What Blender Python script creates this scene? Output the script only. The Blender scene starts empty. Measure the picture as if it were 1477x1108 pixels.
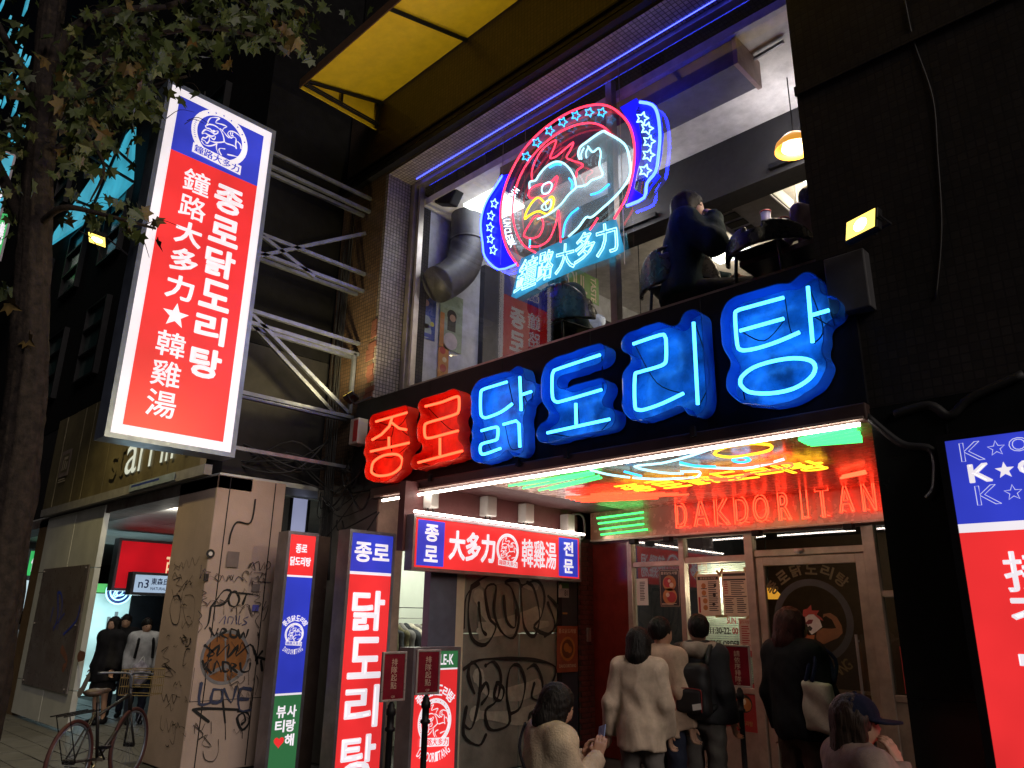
import bpy, math, random
import numpy as np
from mathutils import Vector, Matrix
R = math.radians
random.seed(7); np.random.seed(7)
sc = bpy.context.scene
COL = sc.collection

# ------------------------------------------------------------------ camera
CAM = np.array([0.0, -5.2, 1.6]); YAW, PITCH, ROLL, FPX = R(44.5), R(17.3), R(0.95), 1085.0
def _basis():
    cy, sy, cp, sp = math.cos(YAW), math.sin(YAW), math.cos(PITCH), math.sin(PITCH)
    f = np.array([-sy*cp, cy*cp, sp]); r = np.array([cy, sy, 0.0]); u = np.cross(r, f)
    c, s = math.cos(ROLL), math.sin(ROLL)
    return f, r*c+u*s, u*c-r*s
FW, RT, UP = _basis()
cam = bpy.data.cameras.new('camera'); camo = bpy.data.objects.new('camera', cam); COL.objects.link(camo)
cam.sensor_width = 36; cam.lens = FPX/1477*36; cam.clip_start = 0.05; cam.clip_end = 500
camo.matrix_world = Matrix(((RT[0], UP[0], -FW[0], CAM[0]), (RT[1], UP[1], -FW[1], CAM[1]), (RT[2], UP[2], -FW[2], CAM[2]), (0, 0, 0, 1)))
sc.camera = camo
def on(ax, val, px, py):
    """point where the line of sight of a photo pixel meets the plane axis = val"""
    d = FW*FPX + RT*(px-738.5) - UP*(py-554.0)
    return CAM + d*((val-CAM[ax])/d[ax])
def at_dist(dist, px, py):
    d = FW*FPX + RT*(px-738.5) - UP*(py-554.0)
    return CAM + d/np.linalg.norm(d)*dist

# ------------------------------------------------------------------ night sky, added street-glow fill, exposure
w = bpy.data.worlds.new('World'); sc.world = w; w.use_nodes = True
nt = w.node_tree; bg = nt.nodes['Background']
sky = nt.nodes.new('ShaderNodeTexSky'); sky.sky_type = 'NISHITA'; sky.sun_disc = False
sky.sun_elevation = R(-4); sky.sun_rotation = R(160)
nt.links.new(sky.outputs[0], bg.inputs[0]); bg.inputs[1].default_value = 0.06
sun = bpy.data.lights.new('moon_light', 'SUN'); sun.energy = 1.0; sun.angle = R(30); sun.color = (1.0, .87, .79)  # added warm fill standing in for street light and city glow
suno = bpy.data.objects.new('moon_light', sun); COL.objects.link(suno)
suno.rotation_euler = (R(60), 0, R(74))
sc.view_settings.view_transform = 'Standard'; sc.view_settings.look = 'None'
sc.view_settings.exposure = 0.0; sc.view_settings.gamma = 1.0; sc.view_settings.use_curve_mapping = False
sc.render.engine = 'CYCLES'
cy = sc.cycles
cy.max_bounces = 7; cy.diffuse_bounces = 3; cy.glossy_bounces = 3; cy.transparent_max_bounces = 12; cy.transmission_bounces = 4
cy.sample_clamp_indirect = 4.0; cy.caustics_reflective = False; cy.caustics_refractive = False
cy.use_denoising = True

# ------------------------------------------------------------------ materials
def _mat(name):
    m = bpy.data.materials.new(name); m.use_nodes = True
    return m, m.node_tree, m.node_tree.nodes['Principled BSDF']
def _N(t, typ, **kw):
    n = t.nodes.new(typ)
    for k, v in kw.items():
        if k in n.inputs: n.inputs[k].default_value = v
        else: setattr(n, k, v)
    return n
def mat(name, col, rough=.6, metal=0., var=.25, scale=6., bump=.0, bscale=60., spec=.5, col2=None, dirt=.0):
    m, t, b = _mat(name)
    co = _N(t, 'ShaderNodeTexCoord')
    no = _N(t, 'ShaderNodeTexNoise', Scale=scale, Detail=6.0, Roughness=.6); t.links.new(co.outputs['Object'], no.inputs['Vector'])
    mx = _N(t, 'ShaderNodeMix', data_type='RGBA')
    c2 = col2 or tuple(c*(1-var) for c in col)
    c1 = tuple(min(1, c*(1+var*.6)) for c in col) if col2 is None else col
    mx.inputs[6].default_value = (*c2, 1); mx.inputs[7].default_value = (*c1, 1)
    rp = _N(t, 'ShaderNodeMapRange'); rp.inputs[1].default_value = .3; rp.inputs[2].default_value = .7
    t.links.new(no.outputs[0], rp.inputs[0]); t.links.new(rp.outputs[0], mx.inputs[0]); t.links.new(mx.outputs[2], b.inputs['Base Color'])
    b.inputs['Roughness'].default_value = rough; b.inputs['Metallic'].default_value = metal
    b.inputs['Specular IOR Level'].default_value = spec
    rr = _N(t, 'ShaderNodeMapRange'); rr.inputs[3].default_value = max(.03, rough-.12); rr.inputs[4].default_value = min(1, rough+.12)
    n3 = _N(t, 'ShaderNodeTexNoise', Scale=scale*2.7, Detail=3.0); t.links.new(co.outputs['Object'], n3.inputs['Vector'])
    t.links.new(n3.outputs[0], rr.inputs[0]); t.links.new(rr.outputs[0], b.inputs['Roughness'])
    if bump:
        n2 = _N(t, 'ShaderNodeTexNoise', Scale=bscale, Detail=4.0); t.links.new(co.outputs['Object'], n2.inputs['Vector'])
        bm = _N(t, 'ShaderNodeBump', Strength=bump, Distance=.01); t.links.new(n2.outputs[0], bm.inputs['Height']); t.links.new(bm.outputs[0], b.inputs['Normal'])
    return m
def emit(name, col, strength=1.0, uneven=.0):
    m, t, b = _mat(name)
    b.inputs['Base Color'].default_value = (*[min(.8, c*.5) for c in col], 1); b.inputs['Roughness'].default_value = .35
    b.inputs['Emission Color'].default_value = (*col, 1); b.inputs['Emission Strength'].default_value = strength
    if uneven:
        co = _N(t, 'ShaderNodeTexCoord'); no = _N(t, 'ShaderNodeTexNoise', Scale=1.6, Detail=2.0)
        t.links.new(co.outputs['Object'], no.inputs['Vector'])
        r = _N(t, 'ShaderNodeMapRange'); r.inputs[1].default_value = .3; r.inputs[2].default_value = .7
        r.inputs[3].default_value = strength*(1-uneven); r.inputs[4].default_value = strength*(1+uneven)
        t.links.new(no.outputs[0], r.inputs[0]); t.links.new(r.outputs[0], b.inputs['Emission Strength'])
    return m
def tile(name, col, mortar, sx=.05, sy=.05, gap=.006, rough=.45, flat=False, offset=0.0, var=.35, bump=.6):
    m, t, b = _mat(name)
    g = _N(t, 'ShaderNodeNewGeometry'); s = _N(t, 'ShaderNodeSeparateXYZ'); t.links.new(g.outputs['Position'], s.inputs[0])
    c = _N(t, 'ShaderNodeCombineXYZ')
    if flat:
        t.links.new(s.outputs[0], c.inputs[0]); t.links.new(s.outputs[1], c.inputs[1])
    else:
        a = _N(t, 'ShaderNodeMath', operation='ADD'); t.links.new(s.outputs[0], a.inputs[0]); t.links.new(s.outputs[1], a.inputs[1])
        t.links.new(a.outputs[0], c.inputs[0]); t.links.new(s.outputs[2], c.inputs[1])
    br = _N(t, 'ShaderNodeTexBrick', offset=offset, squash=1.0); t.links.new(c.outputs[0], br.inputs['Vector'])
    br.inputs['Scale'].default_value = 1.0; br.inputs['Brick Width'].default_value = sx; br.inputs['Row Height'].default_value = sy
    br.inputs['Mortar Size'].default_value = gap; br.inputs['Mortar Smooth'].default_value = .2
    br.inputs['Color1'].default_value = (*col, 1); br.inputs['Color2'].default_value = (*[x*(1-var) for x in col], 1); br.inputs['Mortar'].default_value = (*mortar, 1)
    no = _N(t, 'ShaderNodeTexNoise', Scale=1.3, Detail=7.0, Roughness=.7); t.links.new(g.outputs['Position'], no.inputs['Vector'])
    mu = _N(t, 'ShaderNodeMix', data_type='RGBA', blend_type='MULTIPLY'); mu.inputs[0].default_value = .75
    ra = _N(t, 'ShaderNodeValToRGB'); ra.color_ramp.elements[0].position = .3; ra.color_ramp.elements[0].color = (.35, .32, .3, 1); ra.color_ramp.elements[1].position = .65
    t.links.new(no.outputs[0], ra.inputs[0]); t.links.new(br.outputs[0], mu.inputs[6]); t.links.new(ra.outputs[0], mu.inputs[7])
    t.links.new(mu.outputs[2], b.inputs['Base Color']); b.inputs['Roughness'].default_value = rough
    bm = _N(t, 'ShaderNodeBump', Strength=bump, Distance=.006, invert=True); t.links.new(br.outputs[1], bm.inputs['Height']); t.links.new(bm.outputs[0], b.inputs['Normal'])
    return m
def glass(name, refl=.12, tint=(1, 1, 1), rough=.0):
    m = bpy.data.materials.new(name); m.use_nodes = True; t = m.node_tree; t.nodes.clear()
    out = _N(t, 'ShaderNodeOutputMaterial'); mx = _N(t, 'ShaderNodeMixShader'); tr = _N(t, 'ShaderNodeBsdfTransparent'); gl = _N(t, 'ShaderNodeBsdfGlossy')
    tr.inputs[0].default_value = (*tint, 1); gl.inputs['Roughness'].default_value = rough; gl.inputs[0].default_value = (1, 1, 1, 1)
    lw = _N(t, 'ShaderNodeLayerWeight', Blend=.25); mr = _N(t, 'ShaderNodeMapRange'); mr.inputs[3].default_value = refl; mr.inputs[4].default_value = .8
    ge = _N(t, 'ShaderNodeNewGeometry'); iv = _N(t, 'ShaderNodeMath', operation='SUBTRACT'); iv.inputs[0].default_value = 1.0; t.links.new(ge.outputs['Backfacing'], iv.inputs[1])
    mm = _N(t, 'ShaderNodeMath', operation='MULTIPLY'); t.links.new(lw.outputs['Fresnel'], mr.inputs[0]); t.links.new(mr.outputs[0], mm.inputs[0]); t.links.new(iv.outputs[0], mm.inputs[1]); t.links.new(mm.outputs[0], mx.inputs[0])
    t.links.new(tr.outputs[0], mx.inputs[1]); t.links.new(gl.outputs[0], mx.inputs[2]); t.links.new(mx.outputs[0], out.inputs[0])
    return m
def acrylic(name, col, alpha=.5, rough=.2, glow=None):
    m = bpy.data.materials.new(name); m.use_nodes = True; t = m.node_tree; t.nodes.clear()
    out = _N(t, 'ShaderNodeOutputMaterial'); mx = _N(t, 'ShaderNodeMixShader'); tr = _N(t, 'ShaderNodeBsdfTransparent'); b = _N(t, 'ShaderNodeBsdfPrincipled')
    b.inputs['Base Color'].default_value = (*col, 1); b.inputs['Roughness'].default_value = rough
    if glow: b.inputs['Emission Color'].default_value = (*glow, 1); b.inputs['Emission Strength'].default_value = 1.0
    tr.inputs[0].default_value = (*[.35+.65*c for c in col], 1); mx.inputs[0].default_value = alpha
    t.links.new(tr.outputs[0], mx.inputs[1]); t.links.new(b.outputs[0], mx.inputs[2]); t.links.new(mx.outputs[0], out.inputs[0])
    return m

# lit faces and tubes
E_WHITE = emit('lit_white', (.86, .80, .86), .92, .12); E_RED = emit('lit_red', (.80, .03, .032), .92, .2); E_BLUE = emit('lit_blue', (.03, .045, .50), .92, .25)
E_GREEN = emit('lit_green', (.03, .14, .05), .9, .1); E_REDP = emit('lit_print_red', (.5, .02, .02), .8)
N_BLUE = emit('neon_blue', (.12, .95, 2.6), 2.3); N_RED = emit('neon_red', (2.9, .20, .07), 1.5); N_WHITE = emit('neon_white', (.62, 1.25, 1.45), 1.25)
N_YEL = emit('neon_yellow', (2.2, 1.25, .05), 1.2); N_RED2 = emit('neon_deep_red', (2.1, .085, .03), 2.4); N_GRN = emit('neon_green', (.10, 1.7, .32), 1.4); N_CYAN = emit('neon_cyan', (.06, .75, 1.7), 1.5)
N_DEEP = emit('neon_deep_blue', (.02, .045, 1.9), 18.0); N_PINK = emit('neon_pink_red', (2.2, .07, .16), 1.4); N_ORG = emit('neon_orange', (2.6, .6, .05), 1.4)
LED = emit('led_white', (1.0, .88, .78), 18.0); FLOOD = emit('flood_glass', (1.0, .72, .13), 2.3); FLOODC = emit('flood_core', (1.0, .85, .4), 30.0)
E_SHOP = emit('shop_light', (.50, .80, .80), .75, .4); E_WARM = emit('lamp_warm', (1, .72, .38), 5.0); E_COOL = emit('panel_cool', (.9, .97, .9), 3.0)
E_CYAN = emit('far_cyan', (.06, .50, .70), .62, .3); E_LGRN = emit('far_green', (.05, .55, .14), .8, .2)
# surfaces
TILE = tile('mosaic_tile_brown', (.20, .125, .08), (.05, .035, .03)); TILE_B = tile('mosaic_tile_umber', (.085, .058, .042), (.025, .018, .016)); TILE_F = tile('mosaic_tile_flat', (.36, .33, .32), (.06, .05, .05), flat=True)  # TILE_B is the brown tile darkened to offset the flood light
TILE_D = tile('mosaic_tile_dark', (.034, .030, .029), (.017, .015, .015), .06, .06, bump=.2)
TILE_J = tile('mosaic_tile_jamb', (.32, .29, .28), (.06, .05, .05))
BLACK = mat('black_metal', (.009, .009, .011), .5, var=.4, spec=.2); BLACKG = mat('black_gloss_panel', (.012, .013, .013), .22, var=.5, scale=2, bump=.05, bscale=3)
DARK = mat('dark_paint', (.02, .019, .021), .7, spec=.2); STEEL = mat('brushed_steel', (.42, .38, .36), .38, .85, .25); ALU = mat('bronze_aluminium', (.44, .34, .28), .38, .35)
GALV = mat('galvanised_tube', (.19, .21, .27), .45, .7, .3, 9); FRAME = mat('sign_frame', (.32, .30, .34), .38, .7)
CONC = mat('concrete', (.24, .23, .21), .8, bump=.3, col2=(.15, .14, .13), scale=3); PILLARM = mat('painted_pillar', (.60, .455, .38), .7, bump=.15, scale=1.7, col2=(.44, .335, .28))
PANELW = mat('white_panel', (.72, .74, .72), .5, scale=2, col2=(.54, .56, .55)); OLIVE = mat('olive_board', (.20, .17, .09), .55, scale=3, col2=(.11, .09, .05))
WALLR = mat('maroon_wall', (.085, .024, .022), .6, bump=.3, bscale=25, scale=5, col2=(.10, .03, .03)); REDGLOSS = mat('maroon_gloss', (.16, .018, .012), .18)
WHITEP = mat('white_paint', (.72, .70, .68), .6, var=.08); CREAM = mat('cream_paint', (.62, .55, .42), .7, var=.1); CEILN = mat('neon_back_panel', (.70, .48, .34), .26, .3, .2, 4, .15, 12)
BLKINT = mat('black_beam_paint', (.018, .018, .02), .7); BLUEPT = mat('blue_grey_paint', (.10, .115, .17), .6)
SHUT = mat('weathered_metal', (.30, .30, .265), .6, .1, bump=.2, scale=2.2, col2=(.13, .13, .115)); INK = mat('spray_black', (.012, .012, .013), .6); INKB = mat('spray_blue', (.05, .06, .12), .6)
ORANGEP = mat('spray_orange', (.36, .13, .03), .7, col2=(.22, .09, .03), scale=14); GREYP = mat('spray_grey', (.24, .23, .24), .6); BEIGEP = mat('spray_beige', (.42, .41, .35), .6, col2=(.26, .255, .22), scale=9)
YELLOW = None
GREYBOX = mat('grey_plastic', (.50, .47, .44), .5, var=.1); RUBBER = mat('black_rubber', (.015, .015, .015), .7)
PAPER = mat('paper', (.72, .62, .48), .7, var=.08); PAPERW = mat('paper_white', (.72, .70, .66), .7, var=.05); TAPE = mat('kraft_tape', (.42, .27, .12), .5)
PRT = mat('print_dark', (.03, .025, .02), .6); PRTR = mat('print_red', (.42, .03, .03), .5); PRTO = mat('print_orange', (.5, .2, .05), .5); PRTC = mat('print_cream', (.66, .56, .4), .5); PRTB = mat('print_blue', (.03, .06, .35), .5); PRTG = mat('print_green', (.04, .13, .03), .5)
GLASS = glass('window_glass', .07); GLASSD = glass('door_glass', .07, (.75, .78, .76)); CLEAR = glass('clear_acrylic', .012)
ASPH = mat('asphalt', (.05, .05, .052), .75, bump=.4, bscale=120); PAVE = mat('paving_stone', (.14, .14, .135), .55, scale=4, bump=.15); KERBM = mat('kerb_stone', (.2, .2, .19), .7)
BARK = mat('bark', (.045, .034, .03), .9, bump=1.0, bscale=26, scale=12, col2=(.012, .010, .010), spec=.2); LEAF = mat('leaf', (.052, .074, .016), .5, scale=1.5, col2=(.028, .044, .012)); LEAFB = mat('leaf_brown', (.12, .075, .02), .55, scale=1.5, col2=(.06, .045, .014))
SKIN = mat('skin', (.48, .28, .19), .5, var=.06); HAIR = mat('hair_black', (.010, .008, .007), .55, var=.5, scale=30, spec=.22); HAIRR = mat('hair_reddish', (.06, .014, .010), .55, var=.5, scale=30, spec=.25); HAIRB = mat('hair_brown', (.03, .017, .011), .52, var=.5, scale=40, spec=.25)
def strands(m):
    t = m.node_tree; b = t.nodes['Principled BSDF']; co = _N(t, 'ShaderNodeTexCoord'); mp = _N(t, 'ShaderNodeMapping'); mp.inputs['Scale'].default_value = (150, 150, 9)
    no = _N(t, 'ShaderNodeTexNoise', Scale=1.0, Detail=3.0); bm = _N(t, 'ShaderNodeBump', Strength=.9, Distance=.006)
    t.links.new(co.outputs['Object'], mp.inputs[0]); t.links.new(mp.outputs[0], no.inputs['Vector']); t.links.new(no.outputs[0], bm.inputs['Height']); t.links.new(bm.outputs[0], b.inputs['Normal'])
for h_ in (HAIR, HAIRR, HAIRB): strands(h_)
def cloth(name, col, bs=180, b=.5):
    m = mat(name, col, .9, var=.28, scale=9, bump=b*.45, bscale=bs, spec=.2); t = m.node_tree; p = t.nodes['Principled BSDF']
    co = _N(t, 'ShaderNodeTexCoord'); mp = _N(t, 'ShaderNodeMapping'); mp.inputs['Scale'].default_value = (9, 9, 4)
    no = _N(t, 'ShaderNodeTexNoise', Scale=1.0, Detail=1.5, Roughness=.4, Distortion=1.0); bm = _N(t, 'ShaderNodeBump', Strength=.42, Distance=.03)
    t.links.new(co.outputs['Object'], mp.inputs[0]); t.links.new(mp.outputs[0], no.inputs['Vector']); t.links.new(no.outputs[0], bm.inputs['Height'])
    old = p.inputs['Normal'].links[0].from_node; t.links.new(bm.outputs[0], old.inputs['Normal']); return m

# ------------------------------------------------------------------ mesh building
class B:
    def __init__(s): s.v = []; s.f = []; s.seg = []
    def add(s, v, f):
        k = len(s.v); s.v += [tuple(map(float, p)) for p in v]; s.f += [tuple(i+k for i in q) for q in f]; return s
    def box(s, x0, x1, y0, y1, z0, z1):
        return s.add([(x0,y0,z0),(x1,y0,z0),(x1,y1,z0),(x0,y1,z0),(x0,y0,z1),(x1,y0,z1),(x1,y1,z1),(x0,y1,z1)],
                     [(0,3,2,1),(4,5,6,7),(0,1,5,4),(1,2,6,5),(2,3,7,6),(3,0,4,7)])
    def obox(s, c, ux, uy, uz):
        c, ux, uy, uz = map(np.array, (c, ux, uy, uz)); v = [c+a*ux+b*uy+d*uz for d in (-1,1) for a,b in ((-1,-1),(1,-1),(1,1),(-1,1))]
        return s.add(v, [(0,3,2,1),(4,5,6,7),(0,1,5,4),(1,2,6,5),(2,3,7,6),(3,0,4,7)])
    def quad(s, *p): return s.add(p, [tuple(range(len(p)))])
    def tube(s, pts, r, n=6, closed=False, r1=None):
        P = [np.array(p, float) for p in pts]; m = len(P)
        if m < 2: return s
        T = []
        for i in range(m):
            a = P[(i-1) % m] if (closed or i > 0) else P[i]; b = P[(i+1) % m] if (closed or i < m-1) else P[i]
            d = b-a; L = np.linalg.norm(d); T.append(d/L if L > 1e-9 else (T[-1] if T else np.array([0,0,1.])))
        h = np.array([0,0,1.]) if abs(T[0][2]) < .9 else np.array([1.,0,0]); N = np.cross(T[0], h); N /= np.linalg.norm(N)
        v = []
        for i in range(m):
            N = N - T[i]*(N@T[i]); N /= max(1e-9, np.linalg.norm(N)); Bn = np.cross(T[i], N)
            rr = r if r1 is None else r+(r1-r)*i/(m-1)
            for k in range(n):
                a = 2*math.pi*k/n; v.append(P[i]+rr*(math.cos(a)*N+math.sin(a)*Bn))
        f = []
        for i in range(m if closed else m-1):
            j = (i+1) % m
            for k in range(n): f.append((i*n+k, i*n+(k+1) % n, j*n+(k+1) % n, j*n+k))
        if not closed: f += [tuple(range(n))[::-1], tuple((m-1)*n+k for k in range(n))]
        return s.add(v, f)
    def prism(s, pts, d):
        d = np.array(d); n = len(pts); v = [np.array(p) for p in pts]+[np.array(p)+d for p in pts]
        return s.add(v, [tuple(range(n))[::-1], tuple(range(n, 2*n))]+[(i, (i+1) % n, n+(i+1) % n, n+i) for i in range(n)])
    def lathe(s, prof, c=(0,0,0), n=20):
        v = []; f = []
        for r, z in prof:
            for k in range(n): a = 2*math.pi*k/n; v.append((c[0]+r*math.cos(a), c[1]+r*math.sin(a), c[2]+z))
        for i in range(len(prof)-1):
            for k in range(n): f.append((i*n+k, i*n+(k+1) % n, (i+1)*n+(k+1) % n, (i+1)*n+k))
        return s.add(v, f)
    def mesh(s, name, m, smooth=False):
        me = bpy.data.meshes.new(name); me.from_pydata(s.v, [], s.f); me.update()
        if m: me.materials.append(m)
        if smooth: me.polygons.foreach_set('use_smooth', [True]*len(me.polygons))
        return me
    def obj(s, name, m, parent=None, smooth=False, bev=0, label=None, kind=None):
        if len(s.seg) > 1 and parent is not None:      # every written character its own piece
            for v0, v1, f0, f1 in s.seg:
                b = B(); b.v = s.v[v0:v1]; b.f = [tuple(i-v0 for i in q) for q in s.f[f0:f1]]; b.obj('character' if 'letter' in name else name, m, parent)
            return None
        o = bpy.data.objects.new(name, s.mesh(name, m, smooth)); COL.objects.link(o); par(o, parent)
        if bev:
            b = o.modifiers.new('bevel', 'BEVEL'); b.width = bev; b.segments = 2; b.limit_method = 'ANGLE'
        if label: o['label'] = label
        if kind: o['kind'] = kind
        return o
def mw(o):
    m = Matrix.Translation(o.location) @ o.rotation_euler.to_matrix().to_4x4() @ Matrix.Diagonal((*o.scale, 1))
    return mw(o.parent) @ o.matrix_parent_inverse @ m if o.parent else m
def par(o, p):
    if p is not None: o.parent = p; o.matrix_parent_inverse = mw(p).inverted()
def tag(o, label, cat, group=None):
    o['label'] = label; o['category'] = cat
    if group: o['group'] = group
    return o
def thing(name, label, cat, loc=(0,0,0), group=None, rz=0):
    o = bpy.data.objects.new(name, None); o.empty_display_size = .2; COL.objects.link(o)
    o.location = tuple(map(float, loc)); o.rotation_euler = (0, 0, rz)
    return tag(o, label, cat, group)
def struct(o): o['kind'] = 'structure'; return o
def box(name, m, parent, x0, x1, y0, y1, z0, z1, bev=0, label=None):
    return B().box(x0, x1, y0, y1, z0, z1).obj(name, m, parent, bev=bev, label=label)
def copy_piece(src, parent, loc=None, rot=None, scl=None, name=None):
    c = src.copy(); COL.objects.link(c); c.parent = None; par(c, parent)
    if loc is not None: c.location = loc
    if rot is not None: c.rotation_euler = rot
    if scl is not None: c.scale = scl
    return c

# planes: a map (a, b, off) -> world; off is towards the viewer's side
def plX(x): return lambda a, b, o=0.: np.array([x+o, a, b])          # faces +X, a = Y
def plY(y): return lambda a, b, o=0.: np.array([a, y-o, b])          # faces -Y, a = X
def plZ(z): return lambda a, b, o=0.: np.array([a, b, z-o])          # faces down
def pquad(ax, val, q, out):
    """bilinear map over four photo points (bl, br, tr, tl) seen on the plane axis = val"""
    c = [on(ax, val, *p) for p in q]; out = np.array(out, float)
    return lambda a, b, o=0.: (c[0]*(1-a)*(1-b)+c[1]*a*(1-b)+c[2]*a*b+c[3]*(1-a)*b)+out*o

# ------------------------------------------------------------------ lettering
_cache = {}
def glyph(body, bold=0., outline=False):
    k = (body, bold, outline)
    if k in _cache: return _cache[k]
    c = bpy.data.curves.new('lettering', 'FONT'); c.body = body; c.resolution_u = 3
    c.offset = bold
    if outline: c.fill_mode = 'NONE'
    o = bpy.data.objects.new('lettering', c)
    me = bpy.data.meshes.new_from_object(o)
    v = np.array([x.co[:2] for x in me.vertices]) if len(me.vertices) else np.zeros((1, 2))
    lo, hi = v.min(0), v.max(0); asp = (hi[0]-lo[0])/max(1e-6, hi[1]-lo[1]); u = (v-lo)/np.maximum(hi-lo, 1e-6)
    if outline:
        adj = {}
        for e in me.edges:
            a, b = e.vertices; adj.setdefault(a, []).append(b); adj.setdefault(b, []).append(a)
        loops, seen = [], set()
        for s0 in adj:
            if s0 in seen: continue
            L = [s0]; seen.add(s0)
            while True:
                nx = [q for q in adj[L[-1]] if q not in seen]
                if not nx: break
                L.append(nx[0]); seen.add(nx[0])
            if len(L) > 2: loops.append(u[L])
        r = (loops, asp)
    else:
        r = (u, [tuple(p.vertices) for p in me.polygons], asp)
    bpy.data.objects.remove(o); bpy.data.meshes.remove(me); bpy.data.curves.remove(c)
    _cache[k] = r; return r
DENSE = set('鐘路韓雞湯接擔贈')
def put_text(bd, body, pl, a0, a1, b0, b1, bold=.02, off=.003, rot=0):
    v0, f0 = len(bd.v), len(bd.f)
    tf = (lambda u: u) if not rot else ((lambda u: np.stack([u[:, 1], 1-u[:, 0]], 1)) if rot == -90 else (lambda u: np.stack([1-u[:, 1], u[:, 0]], 1)))
    u, f, asp = glyph(body, 0.); w = bold*1.1*min(abs(b1-b0), 3*abs(a1-a0)); n = max(1, len(body))
    if any(c in DENSE for c in body): w *= .38
    w = max(0., w); da, db = a1-a0, b1-b0; sa, sb = (w if da > 0 else -w), (w if db > 0 else -w)
    m = lambda q: (a0+sa+(da-2*sa)*q[0], b0+sb+(db-2*sb)*q[1])
    bd.add([pl(*m(q), off) for q in tf(u)], f)
    if w > 0:
        for i, L in enumerate(glyph(body, 0., True)[0]):
            P = [np.array(m(q)) for q in tf(L)]; k = len(P)
            for j in range(k):
                p, q = P[j], P[(j+1) % k]; d = q-p; l = np.hypot(*d)
                if l < 1e-6: continue
                d /= l; nn = np.array([-d[1], d[0]])*w; e = d*w*.55
                bd.add([pl(*z, off+.00012*(j % 4)) for z in (p-e-nn, q+e-nn, q+e+nn, p-e+nn)], [(0, 1, 2, 3)])
    bd.seg.append((v0, len(bd.v), f0, len(bd.f))); return bd
def put_outline(bd, body, pl, a0, a1, b0, b1, r=.006, off=.01, n=5, bold=0., simp=1):
    loops, asp = glyph(body, bold, True)
    for L in loops:
        bd.tube([pl(a0+(a1-a0)*x, b0+(b1-b0)*y, off) for x, y in L], r, n, closed=True)
    return bd
def put_line(bd, pts, w, pl=None, off=.002):
    """flat brush stroke of width w along points (already world points if pl is None uses axis pair)"""
    P = [np.array(p, float) for p in pts]; m = len(P); v = []
    ph = (P[0][0]*37+P[0][1]*91) % 6.28; w0 = w
    for i in range(m):
        w = w0*(.82+.30*math.sin(ph+i*.55)+.12*math.sin(ph*2+i*1.3))
        d = P[min(m-1, i+1)]-P[max(0, i-1)]; L = np.hypot(*d) or 1; n = np.array([-d[1], d[0]])/L*w/2
        v += [P[i]+n, P[i]-n]
    bd.add([pl(x, y, off) for x, y in v], [(2*i, 2*i+1, 2*i+3, 2*i+2) for i in range(m-1)])
    for e in (0, m-1):
        c = P[e]; k = 8; bd.add([pl(c[0]+w/2*math.cos(6.283*t/k), c[1]+w/2*math.sin(6.283*t/k), off+.0006*(1+(e > 0))) for t in range(k)], [tuple(range(k))])
    return bd
def smooth_pts(pts, n=4, closed=False):
    P = [np.array(p, float) for p in pts]; out = []; m = len(P)
    rng = range(m if closed else m-1)
    for i in rng:
        p0 = P[(i-1) % m] if (closed or i > 0) else P[i]; p1 = P[i]; p2 = P[(i+1) % m]; p3 = P[(i+2) % m] if (closed or i < m-2) else P[(i+1) % m]
        for k in range(n):
            t = k/n
            out.append(.5*((2*p1)+(-p0+p2)*t+(2*p0-5*p1+4*p2-p3)*t*t+(-p0+3*p1-3*p2+p3)*t**3))
    if not closed: out.append(P[-1])
    return out
def star_pts(c, r, r2=.42, rot=0.): return [(c[0]+(r if k % 2 == 0 else r*r2)*math.sin(math.pi*k/5+rot), c[1]+(r if k % 2 == 0 else r*r2)*math.cos(math.pi*k/5+rot)) for k in range(10)]
def put_star(bd, c, r, pl, off=.003):
    v0, f0 = len(bd.v), len(bd.f); bd.add([pl(c[0], c[1], off)]+[pl(a, b, off) for a, b in star_pts(c, r)], [(0, 1+(k+1) % 10, 1+k) for k in range(10)]); bd.seg.append((v0, len(bd.v), f0, len(bd.f))); return bd
def put_rect(bd, pl, a0, a1, b0, b1, off=0.): return bd.quad(pl(a0, b0, off), pl(a1, b0, off), pl(a1, b1, off), pl(a0, b1, off))
def put_disc(bd, pl, c, r, off=0., n=28, r_in=None):
    t = [2*math.pi*k/n for k in range(n)]
    if r_in is None: return bd.add([pl(c[0]+r*math.cos(a), c[1]+r*math.sin(a), off) for a in t], [tuple(range(n))])
    v = [pl(c[0]+r*math.cos(a), c[1]+r*math.sin(a), off) for a in t]+[pl(c[0]+r_in*math.cos(a), c[1]+r_in*math.sin(a), off) for a in t]
    return bd.add(v, [(k, (k+1) % n, n+(k+1) % n, n+k) for k in range(n)])

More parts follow.
